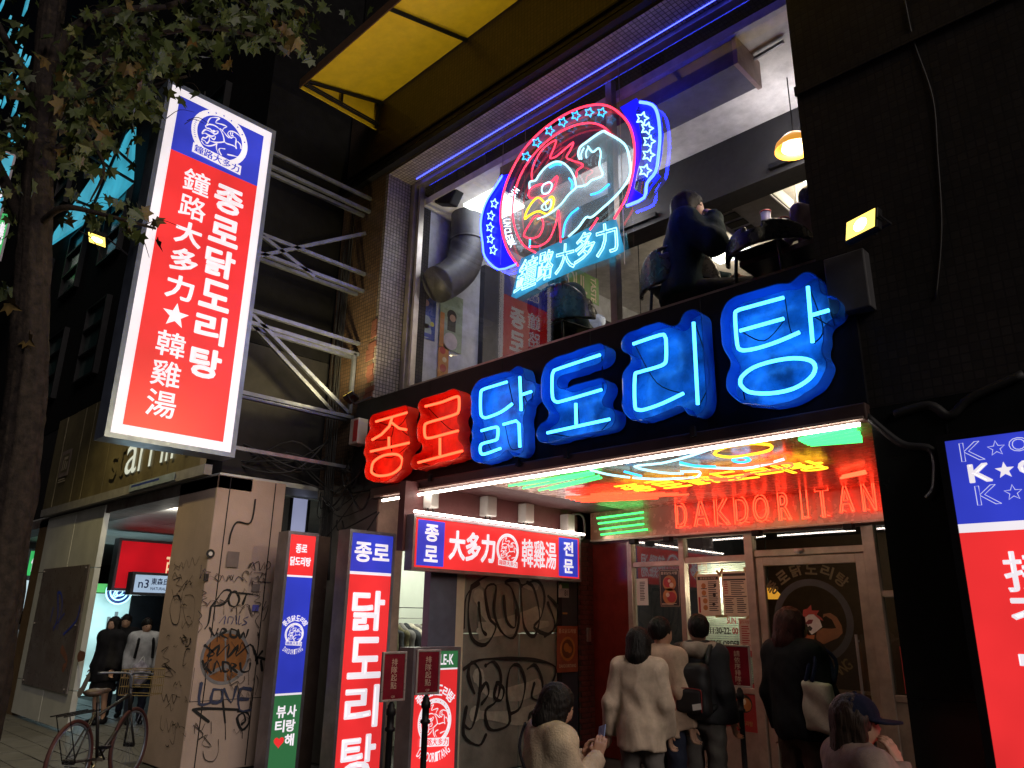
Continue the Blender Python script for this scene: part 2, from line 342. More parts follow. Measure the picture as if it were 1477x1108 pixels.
# ------------------------------------------------------------------ implicit surfaces (bodies, clothes, letter trays)
def net(fn, lo, hi, h):
    lo, hi = np.array(lo, float), np.array(hi, float); n = np.ceil((hi-lo)/h).astype(int)+2
    ax = [lo[i]-h*.5+h*np.arange(n[i]) for i in range(3)]
    g = np.stack(np.meshgrid(*ax, indexing='ij'), -1); d = fn(g.reshape(-1, 3)).reshape(n); s = d < 0
    c0 = np.zeros(n-1, int)
    offs = [(i, j, k) for i in (0, 1) for j in (0, 1) for k in (0, 1)]
    sl = lambda a, o: a[o[0]:n[0]-1+o[0], o[1]:n[1]-1+o[1], o[2]:n[2]-1+o[2]]
    for o in offs: c0 += sl(s, o)
    act = (c0 > 0) & (c0 < 8); idx = -np.ones(n-1, int); cells = np.argwhere(act); idx[act] = np.arange(len(cells))
    acc = np.zeros((len(cells), 3)); cnt = np.zeros(len(cells))
    for a in offs:
        for axis in range(3):
            if a[axis]: continue
            b = list(a); b[axis] = 1
            da = d[cells[:, 0]+a[0], cells[:, 1]+a[1], cells[:, 2]+a[2]]; db = d[cells[:, 0]+b[0], cells[:, 1]+b[1], cells[:, 2]+b[2]]
            x = (da < 0) != (db < 0); t = np.where(x, da/np.where(x, da-db, 1), 0)
            p = np.array(a, float)[None].repeat(len(cells), 0); p[:, axis] += t
            acc += p*x[:, None]; cnt += x
    V = lo-h*.5+(cells+acc/np.maximum(cnt, 1)[:, None])*h
    F = []
    for axis in range(3):
        u, w_ = (axis+1) % 3, (axis+2) % 3
        A = np.take(s, range(n[axis]-1), axis); Bb = np.take(s, range(1, n[axis]), axis); e = np.argwhere(A != Bb)
        e = e[(e[:, u] > 0) & (e[:, w_] > 0) & (e[:, u] < n[u]-1) & (e[:, w_] < n[w_]-1)]
        if not len(e): continue
        du = np.zeros(3, int); du[u] = 1; dw = np.zeros(3, int); dw[w_] = 1
        q = [idx[tuple((e-x).T)] for x in (du*0, du, du+dw, dw)]
        inside = s[tuple(e.T)]; Q = np.stack(q, 1); Q[~inside] = Q[~inside][:, ::-1]; F += [tuple(r) for r in Q[:, ::-1]]
    b = B(); b.v = [tuple(p) for p in V]; b.f = F; return b
def cap(p, a, b, ra, rb):
    a, b = np.array(a, float), np.array(b, float); ab = b-a; L = max(1e-9, ab@ab); t = np.clip(((p-a)@ab)/L, 0, 1)
    return np.linalg.norm(p-a-t[:, None]*ab, axis=1)-(ra+(rb-ra)*t)
def ell(p, c, r):
    r = np.array(r, float); q = (p-np.array(c, float))/r; k = np.linalg.norm(q, axis=1); return (k-1)*r.min()
def smin(a, b, k=.04):
    h = np.clip(.5+.5*(b-a)/k, 0, 1); return b*(1-h)+a*h-k*h*(1-h)
def sminl(ds, k=.04):
    r = ds[0]
    for d in ds[1:]: r = smin(r, d, k)
    return r
def slab(strokes, rad, close=.0, h=.02):
    """2D outline of thick strokes -> (marching-squares sheet, boundary loops)"""
    S = [np.array(s_, float) for s_ in strokes]; al = np.concatenate(S); m = rad+close+.06
    lo, hi = al.min(0)-m, al.max(0)+m; nx, ny = np.ceil((hi-lo)/h).astype(int)+1
    X, Y = np.meshgrid(lo[0]+h*np.arange(nx), lo[1]+h*np.arange(ny), indexing='ij'); P = np.stack([X, Y], -1).reshape(-1, 2)
    d = np.full(len(P), 9.)
    for s_ in S:
        for a, b in zip(s_[:-1], s_[1:]):
            ab = b-a; t = np.clip(((P-a)@ab)/max(1e-9, ab@ab), 0, 1); d = np.minimum(d, np.linalg.norm(P-a-t[:, None]*ab, axis=1))
    f = d-rad
    if close:
        out = P[d > rad+close]
        e = np.array([np.min(np.hypot(*(out-p).T)) for p in P]); f = np.minimum(f, close-e)
    f = f.reshape(nx, ny)
    for _ in range(6):
        g = np.pad(f, 1, mode='edge'); f = (g[1:-1, 1:-1]*2+g[:-2, 1:-1]+g[2:, 1:-1]+g[1:-1, :-2]+g[1:-1, 2:])/6
    free = np.zeros(f.shape, bool); free[0] = free[-1] = True; free[:, 0] = free[:, -1] = True; pos = f > 0
    for _ in range(400):                     # close enclosed holes
        g = free.copy(); g[1:] |= free[:-1]; g[:-1] |= free[1:]; g[:, 1:] |= free[:, :-1]; g[:, :-1] |= free[:, 1:]; g &= pos
        if (g == free).all(): break
        free = g
    f = np.where(pos & ~free, -.02, f)
    return lo, h, f
def sheet(sd, pl, o_front, depth=None):
    """solid (or open tray wall when depth given as tuple) from the slab field"""
    lo, h, f = sd; nx, ny = f.shape; V = []; key = {}; F = []; E = []
    def vid(k, p):
        if k not in key: key[k] = len(V); V.append(p)
        return key[k]
    for i in range(nx-1):
        for j in range(ny-1):
            cs = [(i, j), (i+1, j), (i+1, j+1), (i, j+1)]; ins = [f[c] < 0 for c in cs]
            if not any(ins): continue
            poly = []
            for k in range(4):
                a, b = cs[k], cs[(k+1) % 4]
                if ins[k]: poly.append((vid(a, lo+h*np.array(a)), False))
                if ins[k] != ins[(k+1) % 4]:
                    t = f[a]/(f[a]-f[b]); e = (min(a, b), max(a, b)); poly.append((vid(e, lo+h*(np.array(a)+t*(np.array(b)-np.array(a)))), True))
            if len(poly) > 2:
                F.append(tuple(q[0] for q in poly))
                for k in range(len(poly)):
                    if poly[k][1] and poly[(k+1) % len(poly)][1]: E.append((poly[k][0], poly[(k+1) % len(poly)][0]))
    return np.array(V), F, E
# ================================================================== ground
struct(B().box(-120, 120, -120, 120, -.6, -.16).obj('road', ASPH))
pv = struct(B().box(-40, 6, -4.2, 12, -.155, -.012).obj('pavement', mat('mortar_bed', (.05, .05, .048), .9)))
struct(B().box(-40, 6, -4.36, -4.204, -.155, .0).obj('kerb', KERBM, bev=.02))
ps = B().box(-.295, .295, -.145, .145, -.012, .0).mesh('paving_slab', PAVE)
first = None
for i in range(16):
    for j in range(14):
        x = -8.0-i*.605+(.3 if j % 2 else 0); y = -3.9+j*.305
        if -9.5 < x < -8.1 and y > -1.6: continue
        o = bpy.data.objects.new('paving_slab', ps); COL.objects.link(o); par(o, pv)
        o.location = (x, y, random.uniform(-.003, .003)); o.rotation_euler = (random.uniform(-.004, .004), random.uniform(-.004, .004), 0)

# ================================================================== restaurant building
rb = thing('restaurant_building', 'dark brown tiled restaurant building with big upper window and recessed entrance', 'building', (-4.5, 0, 0))
box('tile_pilaster', TILE, rb, -8.6, -7.60, 0, .6, 3.02, 7.42)
box('window_jamb', TILE_J, rb, -7.596, -7.54, .003, .5, 4.2, 7.4)
ln = box('lintel', TILE_B, rb, -8.6, -1.95, 0, .6, 7.426, 9.2)
box('soffit', TILE_F, rb, -7.54, -1.95, .004, .5, 7.39, 7.422)
b = B(); b.box(-8.66, -1.95, -.09, -.002, 7.43, 7.5); b.box(-8.66, -1.95, -.05, -.002, 7.56, 7.61); b.box(-8.66, -1.95, -.035, -.002, 7.69, 7.72); b.obj('moulding', BLACK, ln)
box('tile_wall', TILE_D, rb, -1.946, 6, -.02, .6, 2.99, 9.2)
box('tile_course', TILE_D, rb, -1.95, 6, -.05, -.022, 5.62, 5.70)
box('upper_wall', DARK, rb, -8.6, 6, .05, 1, 9.204, 16)
box('back_wall', DARK, rb, -8.6, 6, 9, 9.3, 0, 16)
b = B()
for z0, ch in ((5.05, .10), (4.75, .16), (4.45, .13), (4.15, .18)):        # broken edge where tiles fell off the pilaster
    for k in range(3): b.obox((-7.63+random.uniform(-.03, .03), -.005, z0+k*.08), (ch*.5, 0, .01), (0, .008, 0), (0, 0, .035))
b.obj('exposed_brick', mat('exposed_brick', (.12, .04, .03), .9, bump=.8, bscale=30), rb)
# blue LED strip under the window head
b = B(); b.tube([(-7.35, .33, 7.380), (-1.97, .33, 7.380)], .005, 6); tag(b.obj('led_strip', emit('led_blue', (.05, .07, 1.0), 7.0)), 'thin blue LED strip along the head of the upper window', 'light strip')
# big window
wf = B()
wf.box(-7.52, -7.44, .38, .5, 4.2, 7.38); wf.box(-7.40, -7.36, .42, .5, 4.2, 7.36)
wf.box(-7.52, -1.95, .40, .5, 7.33, 7.386); wf.box(-7.36, -1.95, .40, .5, 4.28, 4.40); wf.box(-4.20, -4.12, .47, .56, 4.40, 7.33)
wo = wf.obj('window_frame', STEEL, rb)
for a0, a1 in ((-7.358, -5.752), (-5.748, -4.002), (-3.998, -1.952)): box('window_pane', GLASS, wo, a0, a1, .444, .452, 4.40, 7.33)
# black sign band over the entrance
bd = box('sign_band', BLACK, rb, -7.78, -1.70, -.06, 0, 3.02, 4.15)
b = B()
for x in (-7.5, -6.35, -5.2, -4.05, -2.9): b.box(x-.004, x+.004, -.064, -.06, 3.03, 4.14)
b.obj('seam', DARK, bd)
fc = box('fascia', mat('fascia_brown', (.06, .035, .03), .4), rb, -7.3, -1.70, -.1, 0, 2.90, 3.02, bev=.01)
for x in (-6.2, -4.9, -4.3, -3.0): box('bracket', DARK, fc, x-.02, x+.02, -.13, -.1, 2.98, 3.06)
box('sill', BLACK, rb, -7.6, -1.95, 0, .42, 4.02, 4.10)
# front column left of the entrance and the maroon passage wall
box('corner_column', CONC, rb, -8.5, -7.25, .0, .34, 0, 3.02)
box('column_lining', mat('peach_panel', (.55, .36, .28), .35), rb, -7.246, -7.22, -.02, .36, 0, 3.0)  # side of the column, pink sign light put into its colour
box('passage_wall', WALLR, rb, -6.5, -6.4, -.28, 3.0, 2.26, 2.99)
box('wall_end_post', BLUEPT, rb, -6.5, -6.398, .12, .50, 0, 2.26)
box('door_jamb', CREAM, rb, -6.5, -6.402, .505, .62, 0, 2.26)
sh = thing('metal_door', 'grey metal door covered in black outlined graffiti below the small light box', 'door', (-6.42, 1.5, 0))
for z0, z1, y0, y1 in ((.02, 1.43, .64, 1.52), (.02, 1.43, 1.53, 2.2), (1.44, 2.25, .64, 1.52), (1.44, 2.25, 1.53, 2.2)):
    box('panel', SHUT, sh, -6.45, -6.42+.002*(y0 > 1), y0, y1, z0, z1, bev=.006)
box('door_post', DARK, sh, -6.48, -6.405, 2.205, 2.27, 0, 2.26)
box('blue_wall', mat('dark_blue_wall', (.03, .032, .05), .6, bump=.2), rb, -6.5, -6.41, 2.28, 2.58, 0, 2.26)
# graffiti on that door: pale fills and black outlines
P = plX(-6.414)
def from_px(x, stroke): return [tuple(on(0, x, *p)[1:]) for p in stroke]
ups = [[(680,845),(675,880),(680,920),(700,930),(715,905),(705,890),(700,850),(715,845),(712,880),(722,910),(740,920),(748,890),(738,850),(728,840),(748,838),(752,870),(756,905),(770,918),(778,890),(770,850),(760,840)],
       [(752,845),(775,838),(785,860),(780,890),(770,905),(790,915),(800,900),(790,870)], [(680,845),(700,832),(725,828),(760,832),(782,845)],
       [(668,1045),(680,1050),(690,1010),(692,970),(680,955),(675,975),(684,1000)], [(700,960),(712,955),(722,975),(716,1010),(700,1025),(704,1050),(720,1052),(735,1040),(730,1000),(735,965),(748,960),(757,985),(750,1020),(735,1030)],
       [(760,965),(772,960),(782,985),(778,1020),(764,1030),(765,1050),(780,1045)], [(668,905),(672,860),(690,842)], [(690,870),(694,905),(700,915)], [(726,860),(730,895),(742,905),(744,880)], [(790,860),(806,880),(800,905),(785,918)], [(672,1020),(668,1060),(690,1075),(700,1060)], [(716,985),(712,1005),(722,1010),(726,995),(718,985)], [(770,985),(766,1005),(776,1010)], [(690,1000),(700,985),(704,1000),(694,1015)], [(784,1000),(800,1010),(806,1040),(790,1050)], [(668,965),(690,952),(730,950),(770,952),(800,962),(795,985),(785,990)]]
b = B()
for s_ in ups: put_line(b, smooth_pts(from_px(-6.414, s_), 4), .042, P, .004+.0005*ups.index(s_))
b.obj('spray_line', INK, sh)
b = B()
for s_ in ([(690,860),(705,895),(735,900),(775,885)], [(690,910),(740,905),(790,900)], [(690,975),(705,1000),(745,1000),(775,990)], [(685,1030),(745,1035),(775,1025)], [(700,838),(740,836),(770,842)]):
    put_line(b, smooth_pts(from_px(-6.414, s_), 3), .17, P, .001+.0006*len(s_)*.3+.0004*(s_[0][1] % 5))
b.obj('spray_fill', BEIGEP, sh)
# brick pier at the inner corner, brick by brick
box('pier_core', DARK, rb, -6.5, -6.40, 2.585, 3.0, 0, 2.99)
pier = box('brick_pier', mat('pier_mortar', (.05, .035, .03), .9), rb, -6.398, -6.39, 2.585, 2.96, 0, 2.62)
bm = B().box(-.008, .012, -.088, .088, -.026, .026).mesh('brick', mat('brick_maroon', (.10, .025, .02), .45, var=.5, scale=20, bump=.3))
for k in range(42):
    for j in range(2):
        o = bpy.data.objects.new('brick', bm); COL.objects.link(o); par(o, pier)
        o.location = (-6.388+random.uniform(-.002, .002), 2.675+j*.186+(.03 if k % 2 else -.01), .04+k*.061)
# ceiling of the recess
box('recess_ceiling', WALLR, rb, -7.22, -1.72, .003, 3.1, 2.96, 2.99)
# right-hand black pier
bp = box('black_pier', BLACKG, rb, -1.70, 3.0, -.03, .35, 0, 2.985)
b = B(); b.box(-1.70, 3, -.034, -.0305, 1.18, 1.186); b.box(-1.26, -1.25, -.034, -.0305, 0, 2.9); b.obj('joint', BLACK, bp)
# shop front with door
sf = B()
Y0, Y1 = 2.86, 2.94
sf.box(-6.38, -1.6, Y0, Y1, 2.56, 2.64)
for x0, x1 in ((-5.80, -5.73), (-5.04, -4.97), (-4.18, -4.08), (-2.88, -2.76), (-1.78, -1.7)): sf.box(x0, x1, Y0-.02, Y1, 0, 2.56)
sf.box(-5.73, -5.04, Y0, Y1, 2.24, 2.30); sf.box(-4.97, -4.18, Y0, Y1, 2.26, 2.33); sf.box(-4.08, -2.88, Y0, Y1, 2.30, 2.37); sf.box(-2.76, -1.78, Y0, Y1, 1.86, 1.92)
sf.box(-5.73, -4.18, Y0, Y1, .86, .92); sf.box(-2.76, -1.78, Y0, Y1, 0.9, .96)
so = sf.obj('shop_front_frame', ALU, rb, bev=.004)
for a0, a1, z0, z1 in ((-5.73,-5.04,.92,2.24),(-5.73,-5.04,2.30,2.56),(-4.97,-4.18,.92,2.26),(-4.97,-4.18,2.33,2.56),(-4.08,-2.88,2.37,2.56),(-2.76,-1.78,.96,1.86),(-2.76,-1.78,1.92,2.56)):
    box('glass_pane', GLASSD, so, a0+.002, a1-.002, 2.898, 2.904, z0+.002, z1-.002)
for a0, a1, z1 in ((-5.73, -5.04, .86), (-4.97, -4.18, .86), (-2.76, -1.78, .9)): box('lower_panel', ALU, so, a0, a1, 2.88, 2.93, 0, z1)
box('maroon_panel', REDGLOSS, rb, -6.375, -5.80, 2.87, 2.93, 0, 2.56)
dr = B(); dr.box(-4.07, -3.98, 2.87, 2.92, .02, 2.29); dr.box(-2.98, -2.89, 2.87, 2.92, .02, 2.29); dr.box(-3.98, -2.98, 2.87, 2.92, 2.2, 2.29); dr.box(-3.98, -2.98, 2.87, 2.92, .02, .16)
do = dr.obj('glass_door', ALU, rb, bev=.004)
box('door_glass', GLASSD, do, -3.978, -2.982, 2.892, 2.898, .162, 2.198)
b = B(); b.tube([(-3.04, 2.82, .9), (-3.04, 2.82, 1.5)], .014, 8); b.box(-3.05, -3.03, 2.82, 2.87, .95, .97); b.box(-3.05, -3.03, 2.82, 2.87, 1.43, 1.45); b.obj('handle', STEEL, do)
# ---- ground floor interior
G = lambda n, m, *a: box(n, m, rb, *a)
G('dining_floor', mat('dark_floor', (.06, .045, .035), .3), -6.38, -1.5, 2.95, 8.9, -.005, .01); G('dining_back_wall', mat('wood_wall', (.12, .06, .03), .5), -6.38, -1.5, 7.2, 7.3, .01, 2.95)
G('dining_left_wall', BLUEPT, -6.5, -6.39, 3.0, 7.2, .01, 2.95); G('dining_right_wall', mat('green_wall', (.05, .08, .03), .6), -1.5, -1.4, 2.95, 7.2, .01, 2.95); G('dining_ceiling', mat('dark_ceiling', (.12, .11, .1), .6), -6.38, -1.5, 2.95, 7.2, 2.95, 2.98)
bl = thing('roller_blind', 'pale ribbed blind behind the menu sheets in the lit shop window', 'blind', (-4.55, 3.2, .9))
for k in range(54): box('slat', mat('blind_slat', (.66, .72, .60), .5) if k == 0 else bpy.data.materials['blind_slat'], bl, -5.0, -4.33, 3.2, 3.212, .95+k*.0245, .95+k*.0245+.019)
def lamp(name, loc, power, col, size=.12, typ='POINT', rot=None, spot=None, parent=None):
    l = bpy.data.lights.new(name, typ); l.energy = power; l.color = col
    if typ == 'AREA': l.size = size
    else: l.shadow_soft_size = size
    if spot: l.spot_size = spot; l.spot_blend = .5
    o = bpy.data.objects.new(name, l); COL.objects.link(o); o.location = tuple(map(float, loc))
    if rot is not None: o.rotation_euler = rot
    par(o, parent); return o
def look(a, b): return (Vector(b)-Vector(a)).to_track_quat('-Z', 'Y').to_euler()
for i, (x, y) in enumerate(((-4.65, 3.05), (-4.5, 4.9), (-2.9, 5.2))):
    t = thing('ceiling_lamp', ['small round ceiling lamp just inside the glass above the menu sheets', 'round ceiling lamp further back in the dining room behind the menu window', 'round ceiling lamp glowing behind the glass door'][i], 'lamp', (x, y, 2.95), 'lamps in the ground floor dining room')
    B().lathe([(0, -.04), (.07, -.04), (.08, 0)], (x, y, 2.945), 16).obj('diffuser', E_WARM if i else E_COOL, t, True)
    lamp('bulb', (x, y-.04*(i == 0), 2.0 if i == 0 else 2.8), (26, 16, 8)[i], (1, .9, .7) if i == 0 else (1, .78, .5), .06, parent=t)  # first bulb is added, hidden behind the menus to brighten the blind
t = thing('pendant_lamp', 'orange glowing pendant lamp behind the mullion beside the glass door', 'lamp', (-4.15, 3.4, 1.9))
p = on(1, 3.3, 1110, 860)
B().lathe([(.0, .09), (.06, .09), (.14, 0), (.15, -.03), (.0, -.03)], p, 20).obj('shade', emit('shade_orange', (1, .42, .04), 1.1), t, True)
B().tube([p+np.array([0, 0, .09]), (p[0], p[1], 2.94)], .005).obj('cord', BLACK, t)
b = B()
for k in range(3): b.box(-5.9+k*1.3, -5.1+k*1.3, 5.2, 5.8, .70, .75); b.box(-5.55+k*1.3, -5.45+k*1.3, 5.45, 5.55, .01, .7)
tag(b.obj('dining_table', mat('table_wood', (.2, .1, .05), .4)), 'dark dining tables inside the ground floor restaurant', 'table')

# ---- upper dining room
U = rb
box('upper_floor', DARK, U, -7.6, .5, .5, 6.4, 4.2, 4.38); box('upper_left_wall', mat('cool_white_wall', (.52, .55, .62), .7), U, -7.6, -7.5, .56, 6.3, 4.38, 7.3)
box('dark_partition', mat('partition_dark', (.035, .035, .05), .5), U, -7.498, -7.40, 1.72, 6.3, 4.38, 6.6); box('upper_back_wall', CREAM, U, -7.5, .5, 6.3, 6.4, 4.38, 7.3); box('upper_ceiling', mat('upper_ceiling_white', (.72, .70, .70), .7), U, -7.5, .5, .56, 6.3, 7.10, 7.2)
box('upper_right_wall', CREAM, U, .5, .6, .5, 6.4, 4.38, 7.2)
box('ceiling_beam', BLKINT, U, -6.0, .5, 2.05, 2.4, 6.38, 7.098); box('partition_head', mat('grey_bulkhead', (.16, .16, .19), .6), U, -6.0, -2.75, .62, 1.08, 6.80, 7.097)
box('bulkhead_end', mat('pink_panel', (.5, .36, .32), .5), U, -2.745, -2.70, .60, 1.10, 6.78, 7.097)
b = B(); b.tube([on(2, 7.06, 1130, 60), on(2, 7.06, 960, 160)], .02, 6); b.obj('conduit', mat('conduit_grey', (.3, .3, .34), .4), U)
# round duct with elbow and dark speaker
b = B(); dpt = [on(0, -7.2, *q) for q in ((676,225),(676,300),(675,350),(667,383),(648,402),(630,411))]
b.tube(smooth_pts(dpt, 4), .25, 24); [b.tube([np.array(p_)+np.array(d_)*k_ for k_ in (-.015, .015)], .262, 24) for p_, d_ in ((dpt[1], (0, 0, 1)), (dpt[2], (0, 0, 1)))]; tag(b.obj('air_duct', mat('duct_metal', (.10, .10, .12), .55, .3, bump=.3, bscale=8), None, True), 'fat bent metal air duct inside the upper window beside the posters', 'duct')
c = on(1, .58, 634, 280)+np.array([.10, 0, .06]); b = B().prism([(c[0]-.22, .57, c[2]+.06), (c[0]-.2, .57, c[2]-.16), (c[0]+.12, .57, c[2]-.30), (c[0]+.30, .57, c[2]-.06), (c[0]+.24, .57, c[2]+.22), (c[0]-.08, .57, c[2]+.32)], (0, .16, 0))
tag(b.obj('loudspeaker', BLACK, bev=.02), 'black angular loudspeaker hanging in the upper left window corner', 'speaker')
# warm lights of the upper room
def pendant(px, py, y, label, r=.16, power=18, cut=None):
    p = on(1, y, px, py); t = thing('pendant_lamp', label, 'lamp', p, 'pendant lamps in the upper dining room')
    B().lathe([(.02, .12), (r*.5, .11), (r*.92, .02), (r, -.05), (r*.96, -.05), (r*.86, .02), (r*.4, .09)], p, 24).obj('shade', emit('shade_amber', (1, .42, .05), .8), t, True)
    B().lathe([(0, .05), (r*.55, .04), (r*.66, -.03), (0, -.05)], p, 18).obj('bulb_glass', E_WARM, t, True)
    B().tube([p+np.array([0, 0, .12]), (p[0], p[1], 7.09)], .006).obj('cord', BLACK, t)
    lamp('bulb', p+np.array([0, 0, -.12]), power, (1, .82, .58), .1, parent=t)
pendant(1146, 210, 1.5, 'amber pendant lamp glowing at the right edge of the upper window', .2, 34)
pendant(925, 476, 2.6, 'amber pendant lamp hanging low just above the middle blue neon letter', .17, 26)
for i, (x, y, z, pw) in enumerate(((-6.7, 1.2, 6.9, 16), (-3.0, 3.6, 6.85, 60), (-5.0, 4.6, 6.85, 34), (-5.0, 1.5, 6.6, 20), (-2.7, 1.5, 6.62, 20))):
    if i < 3:
        t = thing('ceiling_lamp', ['flat ceiling lamp near the posters inside the upper window', 'flat ceiling lamp beyond the black beam upstairs', 'flat ceiling lamp at the back of the upper room'][i], 'lamp', (x, y, 7.1), 'flat lamps in the upper dining room')
        B().box(x-.3, x+.3, y-.3, y+.3, 7.06, 7.098).obj('diffuser', E_COOL, t)
        lamp('tube_light', (x, y, z), pw, (1, .84, .58) if i else (.9, .93, 1), .25, parent=t)  # the lamp near the posters is added to light that wall
    else:
        t = thing('strip_lamp', ['slim wall washer on the black beam behind the neon emblem', 'slim wall washer on the black beam towards the right jamb'][i-3], 'lamp', (x, 2.0, 6.5), 'wall washers on the black beam')
        B().box(x-.4, x+.4, 1.99, 2.045, 6.44, 6.50).obj('housing', BLACK, t)
        lamp('tube_light', (x, 1.75, 6.55), pw, (1, .95, .95), .2, parent=t)  # unseen lamps added on the beam to brighten the white ceiling
# ceiling cassette
t = thing('air_conditioner', 'grey ceiling cassette air conditioner seen through the upper window at right', 'air conditioner', (-3.9, 2.9, 6.6))
box('casing', mat('ac_grey', (.30, .30, .33), .5), t, -4.3, -3.45, 2.46, 3.5, 6.6, 6.86, bev=.02)
b = B()
for k in range(4): b.box(-4.2, -3.95, 2.6+k*.22, 2.75+k*.22, 6.585, 6.598)
b.obj('vane', BLACK, t)
b = B(); b.tube([(-4.32, 2.42, 6.62), (-3.42, 2.42, 6.62), (-3.42, 3.55, 6.62)], .018, 6); [b.tube([(x, y, 6.62), (x, y, 7.09)], .01) for x, y in ((-4.3, 2.42), (-3.42, 2.42), (-3.42, 3.5))]; b.obj('hanger', WHITEP, t)
b = B(); b.box(-7.5, -7.46, .56, .7, 4.38, 7.09); b.obj('reveal', DARK, U)

# ================================================================== yellow awning
aw = thing('yellow_awning', 'yellow fabric awning seen from below at the top of the facade', 'awning', (-5, 0, 8.4))
cn = mat('yellow_canvas', (.80, .58, .02), .75, bump=.2, bscale=200, var=.12)
zw, z1 = 8.70, 8.36
B().add([(-7.9, -.02, zw), (1, -.02, zw), (1, -1.24, z1), (-7.9, -1.24, z1), (-7.9, -.02, zw+.02), (1, -.02, zw+.02), (1, -1.24, z1+.02), (-7.9, -1.24, z1+.02)], [(0,1,2,3), (7,6,5,4), (0,3,7,4), (1,0,4,5), (2,1,5,6), (3,2,6,7)]).obj('canopy', cn, aw)
B().prism([(-7.9, -.02, 8.26), (-7.9, -1.24, 8.26), (-7.9, -1.25, z1+.02), (-7.9, -.02, zw)], (-.015, 0, 0)).obj('side_valance', cn, aw)
B().box(-7.9, 1, -1.27, -1.255, 8.24, z1+.02).obj('front_valance', mat('valance_dark', (.10, .05, .02), .8), aw)
for x in (-7.8, -6.0, -4.2, -2.4):
    b = B(); b.tube([(x, -.03, zw-.04), (x, -1.22, z1-.03)], .028); b.tube([(x, -.03, 8.3), (x, -1.22, z1-.06)], .012) if x == -7.8 else None; b.obj('rib', BLACK, aw)
b = B(); b.tube([(-7.85, -.06, 8.3), (-7.85, -1.22, 8.3)], .02); b.tube([(-7.85, -.65, 8.3), (-7.85, -.65, 8.50)], .02); b.tube([(-7.85, -.06, 8.25), (-7.85, -.06, 8.72)], .03); b.obj('frame', BLACK, aw)
# ================================================================== the five big neon letters
def zpx(x, y, x0, y0, k): return (x0+x/k, y0+y/k)
Z3 = lambda pts: [zpx(x, y, 500, 380, 3.26) for x, y in pts]
Z4 = lambda pts: [zpx(x, y, 770, 380, 3.282) for x, y in pts]
letters = [
 ('red neon letter with an oval ring at its foot, leftmost on the black band', N_RED, 'r', Z3, [[(130,742),(275,700)], [(205,725),(192,765),(155,803),(112,828)], [(205,748),(238,774),(272,780)], [(190,815),(190,860)], [(105,883),(285,842)], [(108,970),(118,932),(165,902),(225,896),(252,918),(246,955),(205,988),(145,998),(112,985),(108,970)]]),
 ('red neon letter with squared hook and long base bar, second on the black band', N_RED, 'r', Z3, [[(362,670),(440,650),(505,625),(520,634),(518,690),(503,707),(440,728),(372,748),(358,765),(360,810),(378,820),(440,805),(515,785)], [(430,820),(430,900)], [(328,935),(535,880)]]),
 ('blue neon letter of three stacked hooks, beside the red letters on the black band', N_BLUE, 'b', Z3, [[(745,555),(680,575),(635,590),(622,610),(622,700),(635,722),(660,720),(720,695),(770,658)], [(806,530),(812,690)], [(815,615),(860,600)], [(625,785),(690,768),(703,778),(700,818),(688,830),(632,845),(620,860),(622,888),(640,895),(715,868)], [(728,755),(788,738),(802,752),(806,862)]]),
 ('blue neon letter with an open bracket above a short stem and base bar', N_BLUE, 'b', Z4, [[(305,430),(110,495),(85,510),(78,540),(80,630),(97,652),(130,648),(312,595)], [(190,660),(192,760)], [(55,800),(350,735)]]),
 ('blue neon letter like a reversed S beside one tall upright tube', N_BLUE, 'b', Z4, [[(462,378),(590,335),(612,342),(618,370),(618,450),(605,475),(560,492),(490,512),(470,530),(470,670),(487,690),(520,688),(600,660),(700,612)], [(748,275),(768,665)]]),
 ('blue neon letter with an oval ring at its foot, rightmost on the black band', N_BLUE, 'b', Z4, [[(1175,157),(1000,205),(955,220),(945,245),(955,380),(972,405),(1000,407),(1060,395),(1150,365),(1250,322)], [(968,315),(1175,257)], [(1290,105),(1312,370)], [(1310,240),(1390,217)], [(970,570),(975,535),(1030,490),(1120,460),(1220,445),(1300,455),(1325,490),(1300,540),(1220,590),(1110,612),(1010,605),(970,570)]]),
]
tray = {'r': acrylic('tray_red', (.75, .06, .03), .8, .25), 'b': acrylic('tray_blue', (.02, .17, .75), .62, .2)}
back = {'r': mat('tray_back_red', (.80, .10, .05), .35, var=.35, scale=5), 'b': mat('tray_back_blue', (.05, .33, .75), .3, var=.75, scale=4.0)}
